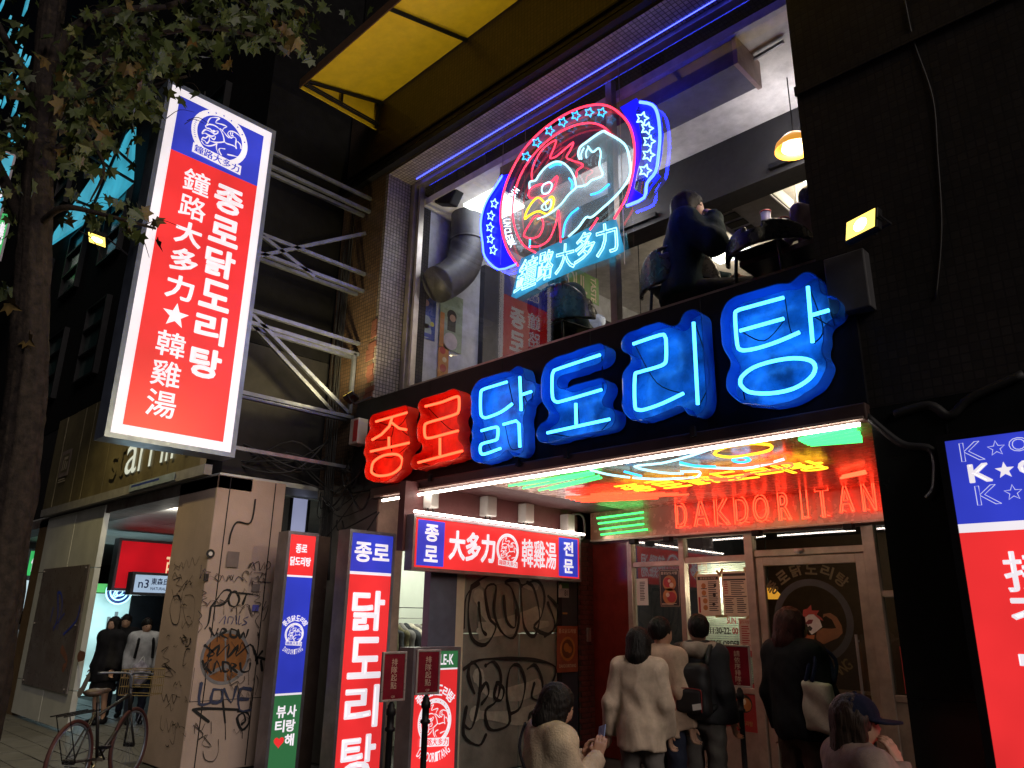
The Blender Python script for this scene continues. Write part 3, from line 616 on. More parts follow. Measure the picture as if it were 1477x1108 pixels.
for lab, tm, k, zf, strokes in letters:
    S = [[tuple(on(1, -.21, *p)[[0, 2]]) for p in zf(s_)] for s_ in strokes]
    al = np.concatenate([np.array(s_) for s_ in S]); t = thing('neon_letter', lab, 'neon letter', (al[:, 0].mean(), -.07, al[:, 1].min()), 'big neon letters on the black band')
    S2 = [smooth_pts(s_, 3) if len(s_) > 5 else s_ for s_ in S]
    V, F, E_ = sheet(slab(S, .092 if k == 'b' else .074, .06, .0125), None, 0)
    B().add([(a, -.075, z) for a, z in V], F).obj('tray_back', back[k], t)
    n = len(V); B().add([(a, -.075, z) for a, z in V]+[(a, -.225, z) for a, z in V], [(a, b_, n+b_, n+a) for a, b_ in E_]).obj('tray_wall', tray[k], t, True)
    rim = B()
    for a, b_ in E_: rim.tube([(V[a][0], -.226, V[a][1]), (V[b_][0], -.226, V[b_][1])], .004, 3)
    rim.obj('tray_rim', tray[k], t, kind='stuff')
    for s_ in S2:
        B().tube([(a, -.185, z) for a, z in s_], .0145, 8).obj('tube', tm, t, True)
    for s_ in S2:
        for q in range(0, len(s_), max(2, len(s_)//3)):
            a, z = s_[q]; B().tube([(a, -.075, z), (a, -.18, z)], .007, 5).obj('tube_holder', CLEAR, t)
        a, z = s_[-1]; a2, z2 = s_[0]
        B().tube(smooth_pts([(a, -.16, z), ((a+a2)/2+random.uniform(-.08, .08), -.11, (z+z2)/2-.1), (a2, -.16, z2)], 5), .005, 4).obj('wire', BLACK, t)

# ================================================================== emblem line art (on flat signs), units of the ring radius
LOGO_PX = lambda x, y: (240+x/7.9125, 120+y/7.9125)
_lp = lambda pts: np.array([on(0, -7.84, *LOGO_PX(*p))[1:] for p in pts])
ringp = _lp([(285,490),(340,365),(400,325),(510,300),(620,325),(700,370),(840,500),(910,610),(932,690),(900,830)])
A_ = np.c_[2*ringp, np.ones(len(ringp))]; sol = np.linalg.lstsq(A_, (ringp**2).sum(1), rcond=None)[0]
LC = sol[:2]; LR = math.sqrt(sol[2]+LC@LC)
LOGO = [smooth_pts((_lp(s_)-LC)/LR, 3) for s_ in (
 [(470,480),(480,430),(510,395),(560,390),(610,400),(580,420),(565,450),(600,460),(650,475),(690,495),(655,515),(640,545)],
 [(450,490),(470,470),(530,475),(580,500),(620,540),(650,600),(662,668)], [(615,520),(650,550),(690,600),(715,622)],
 [(450,490),(455,510),(500,522),(530,550),(590,545),(580,572),(550,580),(520,562),(480,540),(445,530)], [(515,548),(535,540),(552,548),(535,560)],
 [(445,530),(420,550),(410,578),(440,570),(480,590),(520,605),(550,600),(560,620),(545,642),(520,630),(485,600)],
 [(400,640),(420,620),(450,627),(480,600),(492,640),(480,672),(460,685),(440,660),(400,640)], [(490,655),(540,672),(600,677),(660,670)], [(400,660),(430,700),(480,716),(530,710),(575,690)],
 [(660,670),(690,690),(740,705),(780,722),(800,752),(790,700),(796,660),(790,627),(760,615),(740,627),(715,602),(700,577),(720,550),(770,555),(810,580),(850,620),(880,680),(890,760),(872,830),(820,842),(770,830),(700,815)],
 [(735,565),(730,588),(745,602)], [(757,570),(750,588),(760,602)], [(575,690),(570,740),(590,800)], [(665,752),(612,745),(600,770),(625,820)], [(815,670),(845,705),(850,747)])]
def emblem(parent, pl, c, r, white, ground, off=.004, dots=True, wide=.045):
    """printed roundel: white ring, rooster outline, lettering below; returns nothing, adds two flat print parts"""
    b = B(); put_disc(b, pl, c, r, off, 40, r*.80)
    for i, s_ in enumerate(LOGO): put_line(b, [(c[0]+x*r, c[1]+y*r) for x, y in s_], wide*r, pl, off+.0012+.00035*i)
    b.quad(*[pl(c[0]+r*x, c[1]+r*y, off+.0075) for x, y in ((-.86, -.98), (.86, -1.08), (.86, -.72), (-.86, -.62))]); b.obj('emblem_art', white, parent)
    g = B(); put_text(g, '鐘路大多力', lambda a, q, o=0: pl(c[0]+r*(-.8+1.6*a), c[1]+r*(-.94-.09*a+.29*q), o), 0, 1, 0, 1, .012, off+.0095)
    g.obj('emblem_ink', ground, parent)
    if dots:
        g = B()
        for k in range(7): a = R(125-k*18); g.add([pl(c[0]+r*.9*math.cos(a)+r*.03*math.cos(t), c[1]+r*.9*math.sin(a)+r*.03*math.sin(t), off+.001) for t in np.arange(0, 6.28, 1.05)], [tuple(range(6))])
        for k in range(9): a = R(165+k*5); put_rect(g, pl, c[0]+r*.9*math.cos(a)-r*.03, c[0]+r*.9*math.cos(a)+r*.03, c[1]+r*.9*math.sin(a)-r*.012, c[1]+r*.9*math.sin(a)+r*.012, off+.001)
        g.obj('emblem_dots', ground, parent, kind='stuff')
def arc_text(bd, body, pl, c, r, a0, a1, h, wd, inward=False, bold=.02, off=.004):
    n = len(body)
    for i, ch in enumerate(body):
        if ch == ' ': continue
        a = R(a0+(a1-a0)*(i+.5)/n); s = -1 if inward else 1
        ex = np.array([math.sin(a), -math.cos(a)])*s; ey = np.array([math.cos(a), math.sin(a)])*s; o = np.array(c)+np.array([math.cos(a), math.sin(a)])*r
        put_text(bd, ch, lambda u, v, q=0: pl(*(o+ex*(u-.5)*wd+ey*(v-.5)*h), q), 0, 1, 0, 1, bold, off)
    return bd

# ================================================================== projecting sign on the left
X0 = -7.84; ya, yb, za, zb = -2.82, -1.58, 3.28, 7.36
ps_ = thing('projecting_sign', 'tall red and blue illuminated sign projecting from the facade on steel tubes', 'sign', (X0-.15, -2.2, za))
fr = B(); fr.box(X0-.30, X0-.004, ya-.05, ya, za-.05, zb+.05); fr.box(X0-.30, X0-.004, yb, yb+.05, za-.05, zb+.05); fr.box(X0-.30, X0-.004, ya, yb, za-.05, za); fr.box(X0-.30, X0-.004, ya, yb, zb, zb+.05)
fr.obj('frame', mat('frame_bluegrey', (.20, .24, .36), .35, .5), ps_)
P = plX(X0); m = .10; zs = on(0, X0, 308, 241)[2]
put_rect(B(), P, ya, yb, za, zb, -.012).obj('panel', E_WHITE, ps_); box('panel', E_WHITE, ps_, X0-.296, X0-.29, ya, yb, za, zb)
put_rect(B(), P, ya+m, yb-m, za+m, zs, -.008).obj('red_field', E_RED, ps_, label='red lower field'); put_rect(B(), P, ya+m, yb-m, zs, zb-m, -.008).obj('blue_field', E_BLUE, ps_, label='blue upper field')
b = B()
def col_text(b, body, pl, a0, a1, cells, bold=.03, off=.0):
    for ch, (q0, q1) in zip(body, cells):
        if ch == '★': put_star(b, ((a0+a1)/2, (q0+q1)/2), (q1-q0)*.52, pl, off)
        else: put_text(b, ch, pl, a0, a1, q0, q1, bold, off)
def cellpx(xx, rows): return [(on(0, xx, *p1)[2]+.012, on(0, xx, *p0)[2]-.012) for p0, p1 in rows]
ca = cellpx(X0, [((283,242),(282,290)), ((275,280),(270,325)), ((268,318),(262,363)), ((262,362),(258,398)), ((258,393),(252,433)), ((252,440),(248,470)), ((246,474),(240,516)), ((240,518),(234,559)), ((233,563),(228,606))])
z_hi = zs-.10
L1 = [(z_hi-i*.318-.285, z_hi-i*.318) for i in range(9)]; L2 = [(z_hi+.05-i*.435-.37, z_hi+.05-i*.435) for i in range(6)]
ck = cellpx(X0, [((332,266),(328,314)), ((326,318),(322,360)), ((320,362),(314,408)), ((314,412),(308,452)), ((306,454),(302,500)), ((300,504),(294,551))])
even = lambda c, n: [(c[0][1]-(c[0][1]-c[-1][0])*(i+.93)/n, c[0][1]-(c[0][1]-c[-1][0])*(i+.07)/n) for i in range(n)]
ca, ck = even(ca, 9), even(ck, 6)
a_c, b_c, a_k, b_k = on(0, X0, 263, 268)[1], on(0, X0, 303, 268)[1], on(0, X0, 308, 290)[1], on(0, X0, 352, 290)[1]
col_text(b, '鐘路大多力★韓雞湯', P, a_c, b_c, ca, .030); col_text(b, '종로닭도리탕', P, a_k, b_k, ck, .038)
b.obj('lettering', E_WHITE, ps_)
emblem(ps_, P, LC, LR, E_WHITE, E_BLUE, -.004)
br = thing('sign_bracket', 'galvanised steel tube truss holding the tall projecting sign to the wall', 'bracket', (-8.2, -.75, 5))
def bar(x, y0, z0, y1, z1, r=.022):
    d = np.array([0, y1-y0, z1-z0]); L = np.linalg.norm(d); d /= L; n = np.cross(d, [1, 0, 0])
    B().obox(((x), (y0+y1)/2, (z0+z1)/2), d*L/2, np.array([1, 0, 0])*r, n*r).obj('truss_tube', GALV, br)
for z in (7.15, 6.95, 6.0, 5.75): bar(-7.93, -1.52, z, -.0, z)
for z in (5.0, 4.85, 4.0): bar(-7.93, -1.52, z, -.0, z)
for z in (6.95, 5.75, 4.85, 4.0): bar(-8.08, -1.52, z, -.0, z)
bar(-7.93, -1.5, 5.98, -.75, 6.0-.3); bar(-7.93, -1.52, 5.70, -.05, 6.6, .022); bar(-7.93, -1.5, 4.95, -.08, 4.05); bar(-8.08, -1.5, 4.95, -.2, 4.05); bar(-7.93, -.06, 4.05, -.06, 4.85)
bar(-7.93, -1.52, 3.36, 0, 3.36, .02)

# ================================================================== neon emblem hung in the upper window
ZN = lambda x, y: (680+x/3.5745, 130+y/3.5745)
YN = .36
nw = lambda pts, o=0.: [on(1, YN-o, *ZN(*p)) for p in pts]
ne = thing('neon_emblem', 'glowing neon emblem of a rooster flexing its arm hung in the upper window', 'neon sign', nw([(560, 560)])[0])
def ntube(name, pts, m, r=.011, o=0., closed=False, n=4):
    B().tube(smooth_pts(nw(pts, o), n, closed), r, 7, closed).obj(name, m, ne, True)
ntube('ring', [(240,905),(190,830),(160,740),(150,640),(165,530),(200,430),(265,315),(350,220),(450,145),(550,95),(640,75),(710,85),(770,125),(815,185),(838,270),(840,360),(825,460),(795,560),(735,665)], N_PINK, .012)
ntube('ring', [(330,838),(270,800),(230,730),(213,640),(220,540),(250,445),(300,360),(370,280),(450,220),(540,180),(620,170),(680,190),(710,218)], N_PINK, .010)
ntube('ring', [(652,658),(632,690),(610,722)], N_PINK, .010)
ntube('comb', [(315,470),(310,430),(325,375),(355,320),(395,280),(435,260),(425,300),(405,350),(440,340),(480,305),(525,270),(510,310),(490,345),(510,360),(575,385),(545,415),(540,450)], N_PINK, .009)
ntube('head_outline', [(300,510),(300,475),(330,465),(350,435),(385,395),(430,370),(470,375),(505,405),(530,450),(540,500)], N_WHITE)
ntube('mask', [(300,515),(340,490),(400,480),(440,445),(437,475),(415,520),(360,550),(300,555)], N_PINK, .009, 0, True)
ntube('eye', [(362,520),(370,490),(400,475),(415,490),(400,525),(375,535)], N_WHITE, .009, .02, True)
ntube('beak', [(275,665),(285,625),(320,570),(350,555),(385,585),(410,550),(425,565),(415,610),(390,640),(345,625),(300,645)], N_YEL, .011, 0, True)
ntube('teeth', [(362,600),(400,565),(412,580),(400,610),(375,618)], N_WHITE, .008, .02, True); ntube('teeth', [(380,585),(388,615)], N_WHITE, .006, .02)
ntube('wattle', [(285,760),(270,745),(300,690),(330,650),(360,660),(370,700),(350,750),(310,765)], N_PINK, .009, 0, True)
ntube('throat', [(300,805),(350,805),(400,770),(435,690),(448,620),(455,700),(460,785)], N_PINK, .009)
ntube('jaw_outline', [(340,665),(400,640),(460,590),(500,540),(540,503)], N_WHITE, .010)
ntube('arm_outline', [(540,500),(590,490),(620,465),(650,455),(678,435),(660,385),(667,330),(655,300),(625,320),(600,290)], N_WHITE, .010)
ntube('arm_outline', [(558,355),(550,330),(560,295),(590,270),(670,215),(700,222),(785,275),(812,340),(818,430),(790,490),(740,550),(680,605),(620,655),(590,657),(550,710),(500,755)], N_WHITE, .012)
for q in ([(580,298),(565,330),(568,358)], [(606,290),(590,322),(593,350)]): ntube('finger', q, N_WHITE, .008)
for q in ([(402,400),(435,383),(462,385)], [(503,455),(520,482),(515,512)], [(615,540),(660,525),(710,485)], [(552,608),(512,640),(482,690),(470,760)], [(302,770),(300,812)]): ntube('shade_line', q, N_CYAN, .011)
PN = lambda a, b, o=0.: on(1, YN-o, *ZN(a, b))
for c in ((283,343),(337,270),(403,210),(470,165),(538,132),(607,115),(672,115)):
    B().tube([PN(c[0]+x, c[1]-y) for x, y in star_pts((0, 0), 25, .5, .3)], .007, 5, True).obj('star', N_CYAN, ne)
for c in ((118,585),(100,648),(95,708),(98,768),(112,825)): B().tube([PN(c[0]+x*.8, c[1]-y) for x, y in star_pts((0, 0), 25, .5, .2)], .007, 5, True).obj('star', N_WHITE, ne)
for c in ((880,145),(905,198),(915,265),(912,335),(895,415)): B().tube([PN(c[0]+x, c[1]-y) for x, y in star_pts((0, 0), 33, .5, .3)], .009, 5, True).obj('star', N_WHITE, ne)
bluepan = emit('deep_blue_acrylic', (.006, .008, .85), 1.2)
def panel(pts, m, o, name='banner'): B().prism(nw(pts, o), (0, .006, 0)).obj(name, m, ne)
panel([(200,430),(160,440),(130,490),(85,560),(60,620),(50,700),(60,790),(70,860),(140,925),(235,895),(185,830),(156,740),(146,640),(160,530)], bluepan, -.03)
panel([(765,90),(850,40),(868,62),(845,110),(862,180),(876,260),(872,350),(850,440),(838,510),(890,545),(935,480),(960,430),(975,445),(930,500),(890,565),(800,600),(830,470),(845,360),(843,265),(820,180)], bluepan, -.03)
ntube('banner_edge', [(868,62),(930,75),(960,125),(972,230),(965,330),(950,420),(905,480),(890,555),(800,597)], N_DEEP, .016, 0, False, 3); ntube('banner_edge', [(160,440),(128,492),(84,560),(58,625),(48,700),(58,790),(70,860),(140,925),(235,895)], N_DEEP, .012, 0, False, 3)
panel([(868,62),(930,75),(975,120),(990,230),(980,340),(960,430),(930,470),(850,470),(872,350),(876,260),(862,180),(845,110)], acrylic('banner_clear', (.25, .35, .9), .25), -.032, 'banner_board')
panel([(300,510),(300,475),(330,465),(350,435),(385,395),(430,370),(470,375),(505,405),(530,450),(540,500),(590,490),(620,465),(650,455),(678,435),(660,385),(667,330),(655,300),(625,320),(600,350),(560,355),(550,330),(560,295),(590,270),(670,215),(700,222),(785,275),(812,340),(818,430),(790,490),(740,550),(680,605),(620,655),(590,657),(550,710),(500,755),(470,760),(455,700),(448,620),(400,640),(410,560),(300,555)], acrylic('milky_acrylic', (.85, .92, .95), .2, .3, (.10, .14, .18)), -.02, 'milky_board')  # faint emission stands in for the bright ceiling behind the rooster
panel([(205,1065),(255,870),(345,830),(435,790),(535,745),(640,690),(745,665),(790,830),(740,855),(660,885),(600,905),(530,930),(400,985),(230,1075)], acrylic('cyan_acrylic', (.18, .60, .80), .4, .3, (.03, .30, .50)), -.03, 'lettering_board')  # board added with emission to give the neon characters a halo
# clear board behind the whole emblem
panel([(205,1065),(150,920),(150,640),(200,430),(265,300),(350,205),(450,130),(550,80),(640,60),(715,70),(780,112),(830,180),(852,270),(855,365),(838,470),(790,600),(745,660),(780,820),(740,850),(640,880),(530,925),(400,985),(230,1075)], CLEAR, -.045, 'clear_board')
for px in (150, 270, 790): B().tube([PN(px, 900), (PN(px, 900)*np.array([1, 1, 0]))+np.array([0, 0, 7.38])], .004, 4).obj('hanging_wire', STEEL, ne)
for ch, q in zip('鐘路大多力', [[(215,1050),(330,1002),(345,842),(262,880)], [(335,995),(412,965),(430,812),(352,838)], [(430,955),(532,912),(528,785),(440,800)], [(530,900),(640,852),(632,715),(540,750)], [(645,865),(765,822),(742,675),(638,702)]]):
    pq = pquad(1, YN, [ZN(*p) for p in q], (0, -1, 0)); b = B(); put_outline(b, ch, pq, 0, 1, 0, 1, .0062, .0, 5, .02); b.obj('character', N_WHITE, ne)
bw = B()
arcp = [(215,505),(190,540),(172,580),(165,620),(160,660),(162,700),(168,740),(178,775),(195,805)]
arcp = smooth_pts(arcp, 8); L = [0]
for a, b_ in zip(arcp[:-1], arcp[1:]): L.append(L[-1]+np.linalg.norm(b_-a))
word = 'MADE BY UNCLE-K'
for i, ch in enumerate(word):
    if ch == ' ': continue
    s_ = L[-1]*(i+.5)/len(word); j = int(np.searchsorted(L, s_)); p = arcp[min(j, len(arcp)-1)]; d = arcp[min(j+2, len(arcp)-1)]-arcp[max(0, j-2)]; d = d/np.linalg.norm(d); n_ = np.array([-d[1], d[0]])
    put_text(bw, ch, lambda u, v, o=0: PN(*(p+d*(u-.5)*20-n_*(v-.5)*36+np.array([22, 0])), o), 0, 1, 0, 1, .03, .0)
bw.obj('lettering', emit('neon_white_soft', (1, 1.3, 1.5), 1.6), ne)

# ================================================================== ceiling of the entrance: back panel and neon picture
cp = thing('neon_ceiling_panel', 'shiny warm coloured panel under the entrance ceiling carrying neon tubes', 'panel', (-3.7, 1.3, 2.93))
xs = [-5.72, -4.6, -3.7, -2.7, -1.73]
for a, c in zip(xs[:-1], xs[1:]):
    for y0, y1 in ((.02, .9), (.905, 2.0), (2.005, 2.78)): box('panel', CEILN, cp, a+.002, c-.002, y0, y1, 2.945, 2.957)
ZC = 2.90
ZX = lambda x, y: (540+x/2.0514, 600+y/2.0514)
def nceil(pts):
    o = [on(2, ZC, *ZX(*p)) for p in pts]
    return [np.array([p[0], max(.03, p[1]), ZC]) for p in o]
nr = thing('neon_rooster', 'neon outline of a lying rooster under the entrance ceiling behind the white tube', 'neon sign', (-3.4, .4, ZC))
for nme, m, q, cl in (
 ('wing_outline', N_WHITE, [(640,160),(690,173),(755,182)], 0), ('wing_outline', N_WHITE, [(765,183),(830,187),(900,185),(955,180),(960,165),(905,165)], 0), ('beard', N_WHITE, [(915,170),(850,168),(770,150),(850,140),(930,120),(1000,95)], 0),
 ('jaw_outline', N_WHITE, [(905,143),(960,150),(1040,155),(1120,152),(1215,127)], 0), ('comb', N_YEL, [(1005,112),(1040,92),(1100,82),(1170,86),(1168,102),(1110,115),(1050,122)], 1), ('mask', N_RED, [(1060,147),(1130,142),(1208,132),(1214,120)], 0),
 ('eye', N_CYAN, [(1060,131),(1085,122),(1112,130),(1086,138)], 1), ('feather', N_CYAN, [(905,138),(950,148),(1010,150)], 0), ('feather', N_CYAN, [(740,165),(790,178)], 0), ('wattle', N_RED, [(960,182),(1050,182),(1100,172),(1225,152),(1226,140),(1140,147)], 0), ('tail', N_RED, [(965,190),(1060,190),(1105,172)], 0)):
    B().tube(smooth_pts(nceil(q), 3, bool(cl)), .011, 6, bool(cl)).obj(nme, m, nr, True)
lg = thing('neon_strips', 'five green neon strips at the left end of the entrance ceiling', 'neon sign', (-4.9, .4, ZC), 'green neon strips under the entrance ceiling')
for q in ([(398,207),(640,166)], [(440,214),(650,172)], [(487,220),(665,177)], [(520,218),(672,183)], [(425,205),(645,169)]): B().tube(nceil(q), .011, 6).obj('tube', N_GRN, lg)
lg = thing('neon_strips', 'fan of green neon strips at the right end of the entrance ceiling', 'neon sign', (-2, .3, ZC), 'green neon strips under the entrance ceiling')
for q in ([(1258,70),(1408,30)], [(1265,74),(1425,40)], [(1272,78),(1436,50)], [(1280,82),(1442,62)], [(1290,85),(1444,73)]): B().tube(nceil(q), .016, 6).obj('tube', N_GRN, lg)
lg = thing('neon_strips', 'four long red neon strips along the back left of the entrance ceiling', 'neon sign', (-4.6, 1, ZC), 'red neon strips under the entrance ceiling')
for q in ([(566,241),(860,228)], [(580,246),(900,229)], [(596,250),(930,232)], [(612,254),(840,243)], [(640,232),(800,222)]): B().tube(nceil(q), .011, 6).obj('tube', N_RED2, lg)
lg = thing('neon_strips', 'pair of red neon strips at the back right of the entrance ceiling', 'neon sign', (-2, 1, ZC), 'red neon strips under the entrance ceiling')
for q in ([(1385,178),(1452,163)], [(1380,184),(1455,169)]): B().tube(nceil(q), .012, 6).obj('tube', N_RED, lg)
yt = thing('neon_lettering', 'yellow neon Korean lettering under the entrance ceiling above the red letter sign', 'neon sign', (-3.5, 1.1, ZC))
for i, ch in enumerate('종로닭도리탕'):
    b = B(); x0 = -4.62+i*.36; put_outline(b, ch, lambda a, q, o=0: np.array([x0+.31*a, 1.42-.44*q, ZC-o]), 0, 1, 0, 1, .005, 0, 5); b.obj('character', N_YEL, yt)

# ================================================================== letter sign above the shop front
YD = 2.74
dk = thing('letter_sign', 'glossy reddish sign of red outlined neon letters above the shop door', 'sign', (-4, YD, 2.6))
box('back_panel', mat('letter_panel', (.50, .24, .17), .26, .3, .2, 4, .15, 12), dk, -6.30, -1.73, YD, YD+.05, 2.60, 2.955); box('bottom_trim', ALU, dk, -6.30, -1.73, YD-.015, YD+.06, 2.575, 2.598)
Pd = plY(YD)
zc_ = lambda x, y: on(1, YD-.085, 800+x/2.715, 700+y/2.715)
for ch, x0, x1, yb_, yt_ in (('D',478,520,168,68),('A',548,606,162,60),('K',630,690,158,52),('D',708,762,153,42),('O',782,842,146,36),('R',882,930,138,28),('I',972,996,132,18),('T',1030,1082,128,6),('A',1118,1175,108,-4),('N',1212,1262,102,-14)):
    p0 = zc_(x0, yb_); p1 = zc_(x1, yb_-(x1-x0)*.1); p2 = zc_((x0+x1)/2, yt_)
    b = B(); put_outline(b, ch, Pd, p0[0], p1[0], p0[2], p2[2], .0065, .09, 5, .0)
    for k in (.25, .75): b.tube([Pd(p0[0]*(1-k)+p1[0]*k, p0[2]+.02, .09), Pd(p0[0]*(1-k)+p1[0]*k, p0[2]+.02, 0)], .004, 4)
    b.obj('neon_character', N_RED2, dk)
for k, z in enumerate((2.87, 2.80, 2.725, 2.655)): B().tube([Pd(-6.15+.02*k, z, .05), Pd(-5.42+.05*(k == 3), z+.02, .05)], .012, 6).obj('green_bar', N_GRN, dk)
for x in (-5.6, -5.1, -3.95, -2.95): box('sensor', BLACK, dk, x-.05, x+.05, YD-.06, YD+.03, 2.51, 2.574, bev=.01)

# ================================================================== white LED tube along the entrance edge
t = thing('led_tube', 'long white LED tube running along the lower front edge of the black band', 'light', (-4.5, -.1, 2.88))
B().tube([on(1, -.1, 552, 722), on(1, -.1, 1240, 612)], .014, 8).obj('tube', LED, t); B().box(-7.2, -1.72, -.115, -.09, 2.905, 2.925).obj('holder', ALU, t)

# ================================================================== horizontal light box inside the passage
ss = thing('light_box', 'horizontal red and blue light box over the graffiti door in the passage', 'sign', (-6.34, 1.15, 2.1))
y0, y1, z0, z1 = -.22, 2.46, 2.09, 2.60; XS = -6.26
b = B(); b.box(-6.39, XS-.004, y0, y1, z0-.035, z0); b.box(-6.39, XS-.004, y0, y1, z1, z1+.03); b.box(-6.39, XS-.004, y0-.03, y0, z0-.035, z1+.03); b.box(-6.39, XS-.004, y1, y1+.03, z0-.035, z1+.03); b.obj('frame', FRAME, ss)
P = plX(XS); put_rect(B(), P, y0, y1, z0, z1, -.012).obj('red_field', E_RED, ss)
for a, c in ((y0+.03, y0+.40), (y1-.40, y1-.03)): put_rect(B(), P, a, c, z0+.02, z1-.02, -.008).obj('blue_field', E_BLUE, ss)
b = B()
put_text(b, '종', P, y0+.12, y0+.31, z0+.27, z0+.45, .035); put_text(b, '로', P, y0+.12, y0+.31, z0+.06, z0+.23, .035)
put_text(b, '전', P, y1-.32, y1-.13, z0+.27, z0+.45, .035); put_text(b, '문', P, y1-.32, y1-.13, z0+.06, z0+.23, .035)
put_text(b, '大多力', P, y0+.46, y0+1.16, z0+.10, z0+.42, .03); put_text(b, '韓雞湯', P, y1-1.08, y1-.46, z0+.09, z0+.42, .03); b.obj('lettering', E_WHITE, ss)
emblem(ss, P, (y0+1.37, z0+.27), .185, E_WHITE, E_RED, -.004, False, .06)
B().tube([(XS+.03, y0-.06, z1+.05), (XS+.03, y1+.06, z1+.05)], .013, 8).obj('tube', LED, ss)
for i, (y, z, s_) in enumerate(((.02, 2.84, .8), (.88, 2.84, 1.1), (1.52, 2.83, 1.1), (2.3, 2.78, 1))):
    t = thing('transformer_box', ['grey transformer box nearest the street above the passage light box', 'wider grey transformer box, second from the street above the light box', 'grey transformer box, third from the street, above the light box emblem', 'grey transformer box deepest in the passage beside the letter sign'][i], 'box', (-6.35, y, z), 'transformer boxes on the maroon wall')
    B().box(-6.398, -6.26, y-.07*s_, y+.07*s_, z-.12, z+.11).obj('housing', GREYBOX, t, bev=.012)
    b = B(); [b.tube(smooth_pts([(-6.33, y+dy, z-.12), (-6.33, y+dy+.01, z-.17), (-6.36, y+dy+.05, z-.15)], 4), .009, 5) for dy in (-.04, .03)]; b.obj('cable', BLACK, t)
b = B(); b.tube(smooth_pts([(-6.36, 2.45, 2.92), (-6.36, 2.60, 2.93), (-6.36, 2.68, 2.85), (-6.36, 2.68, 2.66), (-6.36, 2.6, 2.6)], 5), .018, 8); tag(b.obj('conduit_pipe', mat('pipe_dark', (.12, .1, .1), .4), None, True), 'bent conduit pipe in the corner between light box and letter sign', 'pipe')

# ================================================================== standing and mounted light boxes
def lightbox(name, label, X, ya, yb, za, zb, fields, depth=.22, rimw=.035):
    t = thing(name, label, 'sign', (X-depth/2, (ya+yb)/2, za), None)
    b = B(); b.box(X-depth, X-.003, ya-rimw, ya, za-rimw, zb+rimw); b.box(X-depth, X-.003, yb, yb+rimw, za-rimw, zb+rimw); b.box(X-depth, X-.003, ya, yb, za-rimw, za); b.box(X-depth, X-.003, ya, yb, zb, zb+rimw); b.obj('frame', FRAME, t)
    b = B().box(X-depth, X-.02, ya, yb, za, zb); b.obj('back', DARK, t)
    P = plX(X)
    for nm, m, z0, z1 in fields: put_rect(B(), P, ya, yb, z0, z1, -.010).obj(nm, m, t)
    return t, P
t, P = lightbox('vertical_light_box', 'tall red light box with blue top, nearest the entrance of two vertical signs', -6.9, -.56, -.02, .02, 2.45, [('blue_field', E_BLUE, 2.05, 2.45), ('stripe', E_WHITE, 2.02, 2.05), ('red_field', E_RED, .02, 2.02)])
b = B(); put_text(b, '종로', P, -.52, -.06, 2.15, 2.36, .03, -.004)
for i, ch in enumerate('닭도리탕'): put_text(b, ch, P, -.50, -.08, 1.45-i*.47, 1.86-i*.47, .03, -.004)
b.obj('lettering', E_WHITE, t)
t, P = lightbox('vertical_light_box', 'narrow blue light box with red top and green foot beside the pillar', -7.72, -.82, -.50, .02, 2.46, [('red_field', E_RED, 2.02, 2.46), ('stripe', E_WHITE, 2.0, 2.02), ('blue_field', E_BLUE, .80, 2.0), ('stripe', E_WHITE, .78, .80), ('green_field', E_GREEN, .02, .78)])
box('mounting_post', mat('post_bronze', (.12, .085, .07), .35, .6), t, -7.95, -7.74, -.46, -.30, 0, 2.47)
b = B(); put_text(b, '종로', P, -.745, -.60, 2.26, 2.36, .03, -.004); put_text(b, '닭도리탕', P, -.80, -.54, 2.12, 2.22, .03, -.004)
arc_text(b, '종로닭도리탕', P, (-.66, 1.40), .165, 148, 32, .062, .05, False, .03, -.004); arc_text(b, 'DAKDORITANG', P, (-.66, 1.40), .185, 232, 308, .05, .017, True, .01, -.004)
put_text(b, '사', P, -.655, -.545, .56, .68, .03, -.004); put_text(b, '뷰', P, -.78, -.67, .56, .68, .03, -.004); put_text(b, '랑', P, -.655, -.545, .42, .54, .03, -.004); put_text(b, '티', P, -.78, -.67, .42, .54, .03, -.004); put_text(b, '해', P, -.655, -.545, .28, .40, .03, -.004)
b.obj('lettering', E_WHITE, t)
emblem(t, P, (-.66, 1.40), .115, E_WHITE, E_BLUE, -.005, True, .06)
b = B(); b.add([P(-.72+.06*(16*math.sin(a)**3)/16, .33+.06*(13*math.cos(a)-5*math.cos(2*a)-2*math.cos(3*a)-math.cos(4*a))/16, -.004) for a in np.arange(0, 6.28, .3)], [tuple(range(21))]); b.obj('heart', E_RED, t)
t, P = lightbox('standing_light_box', 'low red light box with green heading standing behind the queue plates', -6.0, -.34, .20, .16, 1.28, [('green_field', E_GREEN, 1.12, 1.28), ('stripe', E_WHITE, 1.105, 1.12), ('red_field', E_RED, .16, 1.105)])
b = B(); put_text(b, 'UNCLE-K', P, -.24, .14, 1.15, 1.25, .02, -.004); arc_text(b, '종로닭도리탕', P, (-.07, .64), .285, 142, 38, .10, .085, False, .03, -.004); arc_text(b, 'DAKDORITANG', P, (-.07, .64), .31, 232, 308, .08, .034, True, .015, -.004); b.obj('lettering', E_WHITE, t)
emblem(t, P, (-.07, .64), .21, E_WHITE, E_RED, -.005, True, .045)
b = B(); [b.box(-6.22, -6.0, y-.02, y+.02, 0, .125) for y in (-.3, .16)]; b.obj('foot', BLACK, t)
